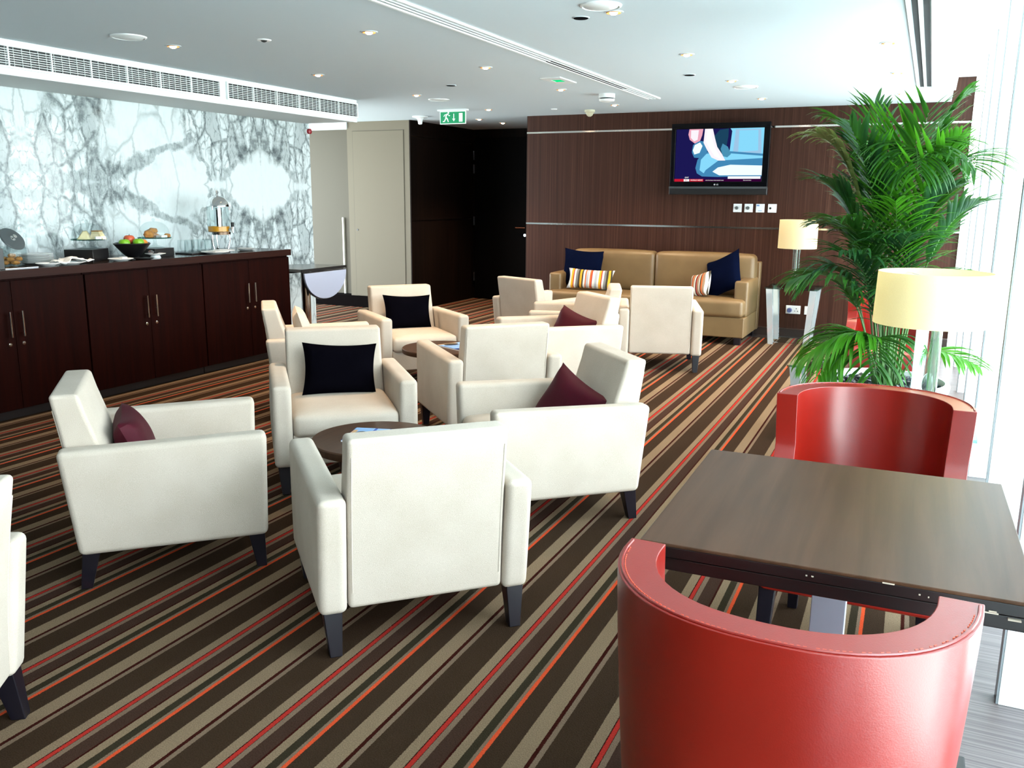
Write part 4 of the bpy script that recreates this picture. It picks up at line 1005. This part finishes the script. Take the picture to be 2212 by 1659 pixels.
APG = flat('green_apple_skin', (.16, .42, .015), .3); APR = flat('red_apple_skin', (.55, .10, .04), .3); ORG = flat('orange_peel', (.75, .27, .04), .5)
def fruit(x, y, z, r, mat, name, label, group=None):
    g = empty(name, (x, y, z), 0, label, 'fruit', group)
    if name == 'orange': lathe('flesh', [(0, -r * .98), (r * .5, -r * .85), (r * .9, -r * .4), (r, 0), (r * .9, r * .4), (r * .5, r * .85), (0, r * .97)], mat, g, 24, sub=1, cap=False)
    else: lathe('flesh', [(0, -r * .70), (r * .25, -r * .82), (r * .6, -r * .72), (r * .92, -r * .25), (r, .15 * r), (r * .85, r * .62), (r * .45, r * .84), (r * .15, r * .72), (0, r * .62)], mat, g, 24, sub=1, cap=False)
    tube('stalk', [(0, 0, r * .6), (r * .1, 0, r * 1.0)], .002, DARKEDGE, g, 6)
fruit(-5.28, 4.635, ZT + .110, .042, APG, 'apple', 'green apple at the left of the fruit bowl', 'green apples in the fruit bowl')
fruit(-5.25, 4.735, ZT + .112, .042, APG, 'apple', 'green apple at the front of the fruit bowl, below the red apple', 'green apples in the fruit bowl')
fruit(-5.325, 4.72, ZT + .135, .042, APR, 'apple', 'red apple on top of the fruit bowl')
fruit(-5.29, 4.815, ZT + .102, .037, ORG, 'orange', 'orange at the right of the fruit bowl')
fruit(-5.345, 4.79, ZT + .100, .034, ORG, 'orange', 'small orange at the back of the fruit bowl beside the red apple')
# risers
def riser(x, y, w, d, h, rz, label):
    o = box('riser_block', -w / 2, w / 2, -d / 2, d / 2, 0, h, BLACKP, None, bevel=.002, loc=(x, y, ZT), rot=(0, 0, rz)); return tag(o, label, 'display block', 'black display blocks')
riser(-5.36, 4.375, .20, .24, .085, R(25), 'black display block under the sandwich cake stand')
riser(-5.36, 4.99, .17, .22, .062, R(8), 'black display block under the pastry cake stand')
riser(-5.25, 3.55, .16, .14, .13, R(0), 'black display block cut off at the left edge of the worktop')
def cakestand(x, y, z, r, h, label, dome_h):
    g = empty('cake_stand', (x, y, z), 0, label, 'cake stand')
    lathe('foot', [(0, 0), (.07, 0), (.065, .006), (.02, .02), (.012, .04), (.013, h - .008), (.03, h - .004), (0, h - .003)], DOME, g, 28, cap=False)
    lathe('glass_plate', [(0, h - .003), (r, h - .003), (r + .004, h + .006), (r - .003, h + .006), (r - .006, h + .001), (0, h + .001)], GREENGLASS, g, 40, cap=False)
    pr = [(r * .93, h + .002)] + [(r * .93 * math.cos(a * PI / 20) ** .8, h + .03 + dome_h * math.sin(a * PI / 20)) for a in range(0, 10)] + [(.012, h + .03 + dome_h)]
    dm = lathe('glass_dome', pr, DOME, g, 40, cap=False)
    lathe('dome_knob', [(0, 0), (.008, 0), (.014, .012), (.010, .022), (0, .024)], DOME, dm, 20, loc=(0, 0, h + .03 + dome_h), cap=False)
cakestand(-5.36, 4.395, ZT + .086, .110, .062, 'glass cake stand with domed lid over sandwiches', .085)
cakestand(-5.36, 4.99, ZT + .063, .120, .075, 'glass cake stand with domed lid over muffins and croissants', .095)
BREAD = flat('pale_sandwich_bread', (.62, .56, .34), .8); FILL = flat('sandwich_filling', (.16, .15, .05), .8); TOAST = flat('toasted_crust', (.34, .20, .08), .8); PASTRY = fabric('baked_pastry', (.34, .13, .03), (.55, .26, .07), 40, .6, .6)
zp = ZT + .086 + .064
for i in range(4):
    g = empty('sandwich', (-5.33 - .012 * i, 4.335 + .019 * i, zp), R(70), 'pale triangular sandwich in the leaning row on the left of the sandwich stand', 'sandwich', 'sandwiches leaning in a row on the cake stand')
    prism('bread_slice', [(-.045, 0), (.045, 0), (.0, .060)], -.008, -.002, BREAD, g, axis='y'); prism('bread_slice', [(-.045, 0), (.045, 0), (.0, .060)], .002, .008, BREAD, g, axis='y')
    prism('filling', [(-.042, .001), (.042, .001), (.0, .056)], -.002, .002, FILL, g, axis='y')
g = empty('sandwich', (-5.30, 4.43, zp), R(25), 'brown topped sandwich wedge on the right of the sandwich stand', 'sandwich')
prism('bread_slice', [(-.045, 0), (.05, 0), (.02, .055), (-.03, .055)], -.03, .03, BREAD, g, axis='y', bevel=.003); box('brown_crust', -.032, .022, -.031, .031, .053, .062, TOAST, g, bevel=.003)
tag(box('paper_doily', -.035, .035, -.012, .012, 0, .022, WHITEC, None, loc=(-5.265, 4.42, zp), rot=(0, 0, R(70)), bevel=.004), 'white folded paper in front of the brown topped sandwich', 'paper')
zq = ZT + .063 + .077
def blob(name, x, y, z, sx, sy, sz, mat, label, cat, group=None, seed=0, rz=0):
    bm = bmesh.new(); bmesh.ops.create_icosphere(bm, subdivisions=3, radius=1); rnd = random.Random(seed)
    ph = [rnd.random() * 6 for _ in range(6)]
    for v in bm.verts:
        c_ = v.co; k = 1 + .09 * math.sin(c_.x * 5 + ph[0]) * math.sin(c_.y * 5 + ph[1]) + .06 * math.sin(c_.z * 9 + ph[2] + c_.x * 4)
        v.co = Vector((c_.x * sx * k, c_.y * sy * k, max(c_.z, -.8) * sz * k))
    o = fin(name, bm, mat, None, loc=(x, y, z + sz * .8), rot=(0, 0, rz)); return tag(o, label, cat, group)
blob('muffin', -5.335, 4.915, zq, .036, .042, .034, PASTRY, 'large brown muffin at the left of the pastry stand', 'pastry', None, 1)
blob('croissant', -5.375, 4.99, zq + .030, .028, .058, .024, PASTRY, 'croissant on top of the pile on the pastry stand', 'pastry', None, 2, .3)
blob('croissant', -5.385, 5.0, zq, .03, .06, .02, PASTRY, 'croissant at the back of the pastry stand under the top one', 'pastry', None, 5, .1)
blob('muffin', -5.31, 5.07, zq, .022, .028, .018, PASTRY, 'small glazed pastry at the right of the pastry stand', 'pastry', None, 3)
tag(box('paper_napkin', -.03, .03, -.03, .03, 0, .020, WHITEC, None, loc=(-5.30, 5.005, zq), bevel=.005), 'white folded napkin on the pastry stand', 'napkin')
# plates
for k in range(9):
    lathe_o = lathe('plate', [(0, 0), (.07, 0), (.108, .010), (.110, .013), (.07, .005), (0, .005)], WHITEC if k % 2 else flat('grey_white_china', (.62, .66, .66), .2), None, 36, loc=(-5.42, 4.02, ZT + .002 + .0068 * k), cap=False)
    tag(lathe_o, 'white plate in the tall stack on the worktop', 'plate', 'white plates in the tall stack')
plate(-5.21, 3.95, ZT, .075, 'small white plate in front of the tall plate stack')
plate(-5.19, 4.10, ZT, .095, 'white plate under the folded white napkin')
bm = bmesh.new(); N = 14; rows = []
for i in range(N + 1):
    r_ = []
    for j in range(7):
        u = i / N; v = j / 6
        r_.append(bm.verts.new((-.06 + .12 * v + .01 * math.sin(u * 9), -.11 + .25 * u, .020 + .014 * abs(math.sin(v * 7 + u * 3)) + .006 * math.sin(u * 11 + v * 4) + (.012 if .25 < u < .75 else -.004))))
    rows.append(r_)
for i in range(N):
    for j in range(6): bm.faces.new((rows[i][j], rows[i + 1][j], rows[i + 1][j + 1], rows[i][j + 1]))
o = fin('napkin', bm, NAPKIN, None, loc=(-5.19, 4.10, ZT), rot=(0, 0, 0)); sm_ = o.modifiers.new('thick', 'SOLIDIFY'); sm_.thickness = .004
tag(o, 'crumpled white cloth napkin on a plate beside the sandwich stand', 'napkin')
plate(-5.175, 4.50, ZT, .085, 'white plate in front of the fruit bowl on the left')
tag(box('napkin', -.02, .02, -.022, .022, 0, .016, NAPKIN, None, loc=(-5.185, 4.53, ZT + .010), bevel=.004), 'small white folded napkin on the plate in front of the fruit bowl', 'napkin')
o = lathe('black_dish', [(0, 0), (.05, 0), (.075, .010), (.07, .011), (0, .004)], BLACKP, None, 32, loc=(-5.165, 4.69, ZT), cap=False); tag(o, 'black shallow dish in front of the fruit bowl', 'dish')
plate(-5.235, 4.87, ZT + .018, .075, 'small white plate raised in front of the pastry stand', h=.012)
o = lathe('plate_support', [(0, 0), (.04, 0), (.03, .018), (0, .018)], WHITEC, None, 24, loc=(-5.235, 4.87, ZT)); tag(o, 'small white bowl under the raised plate', 'bowl')
g = empty('spoon', (-5.25, 4.845, ZT + .032), 0, 'silver spoon head on the small raised plate', 'spoon')
blob_o = lathe('spoon_bowl', [(0, 0), (.018, .004), (.022, .012), (.012, .022), (0, .024)], STEEL, g, 20, cap=False)
# glasses on tray
o = box('serving_tray', -.09, .09, -.17, .17, 0, .012, BLACKP, None, loc=(-5.34, 5.42, ZT), bevel=.004); tag(o, 'black serving tray under the upturned glasses', 'tray')
gl = lathe('drinking_glass', [(.034, 0), (.0345, .002), (.0315, .045), (.028, .094), (.024, .098), (0, .098)], DOME, None, 24, cap=False)
tag(gl, 'upturned clear drinking glass on the black tray', 'glass', 'upturned glasses on the black tray')
k = 0
for ix in range(2):
    for iy in range(5):
        o = gl if k == 0 else gl.copy()
        if k: C.objects.link(o)
        o.location = (-5.38 + .075 * ix, 5.275 + .072 * iy, ZT + .0125); k += 1
plate(-5.20, 5.45, ZT, .11, 'broad white plate at the front edge below the upturned glasses')
for k2 in range(3):
    o = lathe('saucer', [(0, 0), (.05, 0), (.075, .008), (.05, .004), (0, .004)], WHITEC, None, 30, loc=(-5.26, 5.88, ZT + .007 * k2), cap=False); tag(o, 'white saucer in the small stack beside the juice dispenser', 'saucer', 'saucers beside the juice dispenser')
# jar with cookies and tilted lid
g = empty('cookie_jar', at(-5.42, 3.84), 0, 'clear glass cookie jar at the left end of the worktop', 'jar')
lathe('jar_wall', [(0, 0), (.085, 0), (.098, .02), (.10, .11), (.09, .125), (.088, .125), (.096, .11), (.094, .022), (.08, .004), (0, .004)], DOME, g, 40, cap=False)
g = empty('jar_lid', (-5.375, 3.83, ZT + .170), 0, 'dark grey round lid with a silver knob tilted on the cookie jar', 'lid'); g.rotation_euler = (R(-8), R(52), 0)
lathe('lid_disc', [(0, 0), (.082, 0), (.086, .006), (.082, .012), (0, .014)], flat('smoked_grey_lid', (.07, .085, .09), .35), g, 40, cap=False)
lathe('lid_knob', [(0, .013), (.018, .014), (.006, .020), (.006, .03), (.014, .038), (0, .046)], CHROME, g, 20, cap=False)
for k2 in range(7):
    a = k2 * 2.4; rr = .045 if k2 < 5 else .015
    blob('cookie', -5.42 + rr * math.cos(a), 3.84 + rr * math.sin(a), ZT + .008 + .022 * (k2 // 3), .024, .026, .015, PASTRY, 'brown biscuit heaped in the glass cookie jar', 'biscuit', 'biscuits in the cookie jar', 20 + k2)
o = box('serving_tongs', -.008, .008, -.11, .11, 0, .004, STEEL, None, loc=(-5.17, 3.73, ZT), rot=(0, 0, R(-3)), bevel=.001); tag(o, 'flat silver serving knife lying in front of the cookie jar', 'knife')
# juice dispenser
g = empty('juice_dispenser', at(-5.40, 5.72), 0, 'clear juice dispenser with a chrome dome lid and orange juice', 'drink dispenser')
for a in (.5, 2.6, 4.7):
    fr_ = tube('leg', [(.075 * math.cos(a), .075 * math.sin(a), .150), (.078 * math.cos(a), .078 * math.sin(a), .08), (.062 * math.cos(a), .062 * math.sin(a), .02), (.075 * math.cos(a), .075 * math.sin(a), .006)], .009, CHROME, g, 10)
lathe('base_ring', [(.075, .130), (.088, .130), (.090, .150), (.078, .152), (.075, .130)], CHROME, g, 40, cap=False)
lathe('juice', [(0, .155), (.080, .155), (.080, .192), (0, .192)], flat('orange_juice', (.80, .33, .01), .4), g, 40)
lathe('tank', [(0, .152), (.085, .152), (.0855, .345), (.083, .345), (.0825, .155), (0, .1545)], DOME, g, 48, cap=False)
lathe('cooling_core', [(0, .1925), (.030, .1925), (.030, .335), (0, .335)], CHROME, g, 32)
lathe('dome_lid', [(.087, .345), (.087, .352), (.078, .385), (.055, .412), (.025, .425), (0, .428)], CHROME, g, 48, cap=False)
lathe('lid_knob', [(0, .428), (.008, .428), (.006, .440), (.015, .452), (.012, .465), (0, .468)], CHROME, g, 20, cap=False)
bm = bmesh.new(); atube(bm, [(.085, .02, .168), (.115, .028, .168)], .010, 10); atube(bm, [(.115, .028, .190), (.115, .028, .145)], .009, 10)
tp = fin('tap', bm, CHROME, g); box('tap_lever', .105, .125, .018, .038, .19, .225, BLACKP, tp, bevel=.003)
for a in (.9, 2.2, 5.0): box('lid_clip', .086 * math.cos(a) - .006, .086 * math.cos(a) + .006, .086 * math.sin(a) - .006, .086 * math.sin(a) + .006, .318, .348, CHROME, g, bevel=.002)

g.scale = (1.07, 1.07, 1.07)
plate(-5.28, 5.62, ZT, .10, 'white drip plate in front of the juice dispenser')
# drop leaf table by the marble wall
g = empty('drop_leaf_table', (-5.22, 6.605, 0), 0, 'chrome pedestal table with a hanging half round leaf beyond the cabinets', 'table')
r_ = .335
poly = [(.22, -r_), (.22, r_)] + [(.22 - .50 * math.sin(PI * i / 16) ** .8, r_ * math.cos(PI * i / 16)) for i in range(1, 16)]
prism('table_top', [(x, y) for x, y in poly], .735, .76, SLATE, g, axis='z')
box('table_top_edge', .22, .226, -r_, r_, .733, .76, BLACKP, g)
poly = [(-r_ * .93, .722), (r_ * .93, .722)] + [(r_ * .93 * math.cos(PI * i / 20), .722 - .245 * math.sin(PI * i / 20)) for i in range(1, 20)]
lf = prism('drop_leaf', poly, .228, .240, GREYBLUE, g, axis='x')
poly2 = [(-r_ * .96, .73), (r_ * .96, .73)] + [(r_ * .96 * math.cos(PI * i / 20), .73 - .262 * math.sin(PI * i / 20)) for i in range(1, 20)]
prism('leaf_edge', poly2, .214, .228, BLACKP, lf, axis='x')
lathe('pedestal', [(0, .01), (.042, .01), (.042, .735), (0, .735)], CHROME, g, 32)
boxes('foot_plate', [(-.28, .22, -.045, .045, 0, .02), (-.06, .06, -.25, .25, 0, .02)], CHROME, g, bevel=.005)
boxes('top_bracket', [(-.18, .20, -.03, .03, .715, .735), (-.05, .05, -.25, .25, .715, .735)], BLACKP, g)
g = empty('power_socket', (XM + .0005, 6.66, .305), 0, 'grey wall socket low on the marble wall behind the drop leaf table', 'wall plate')
box('plate', 0, .009, -.045, .045, -.06, .06, flat('grey_socket_plastic', (.20, .21, .20), .4), g, bevel=.003); box('socket_holes', .009, .011, -.01, .01, -.03, -.01, BLACKP, g)
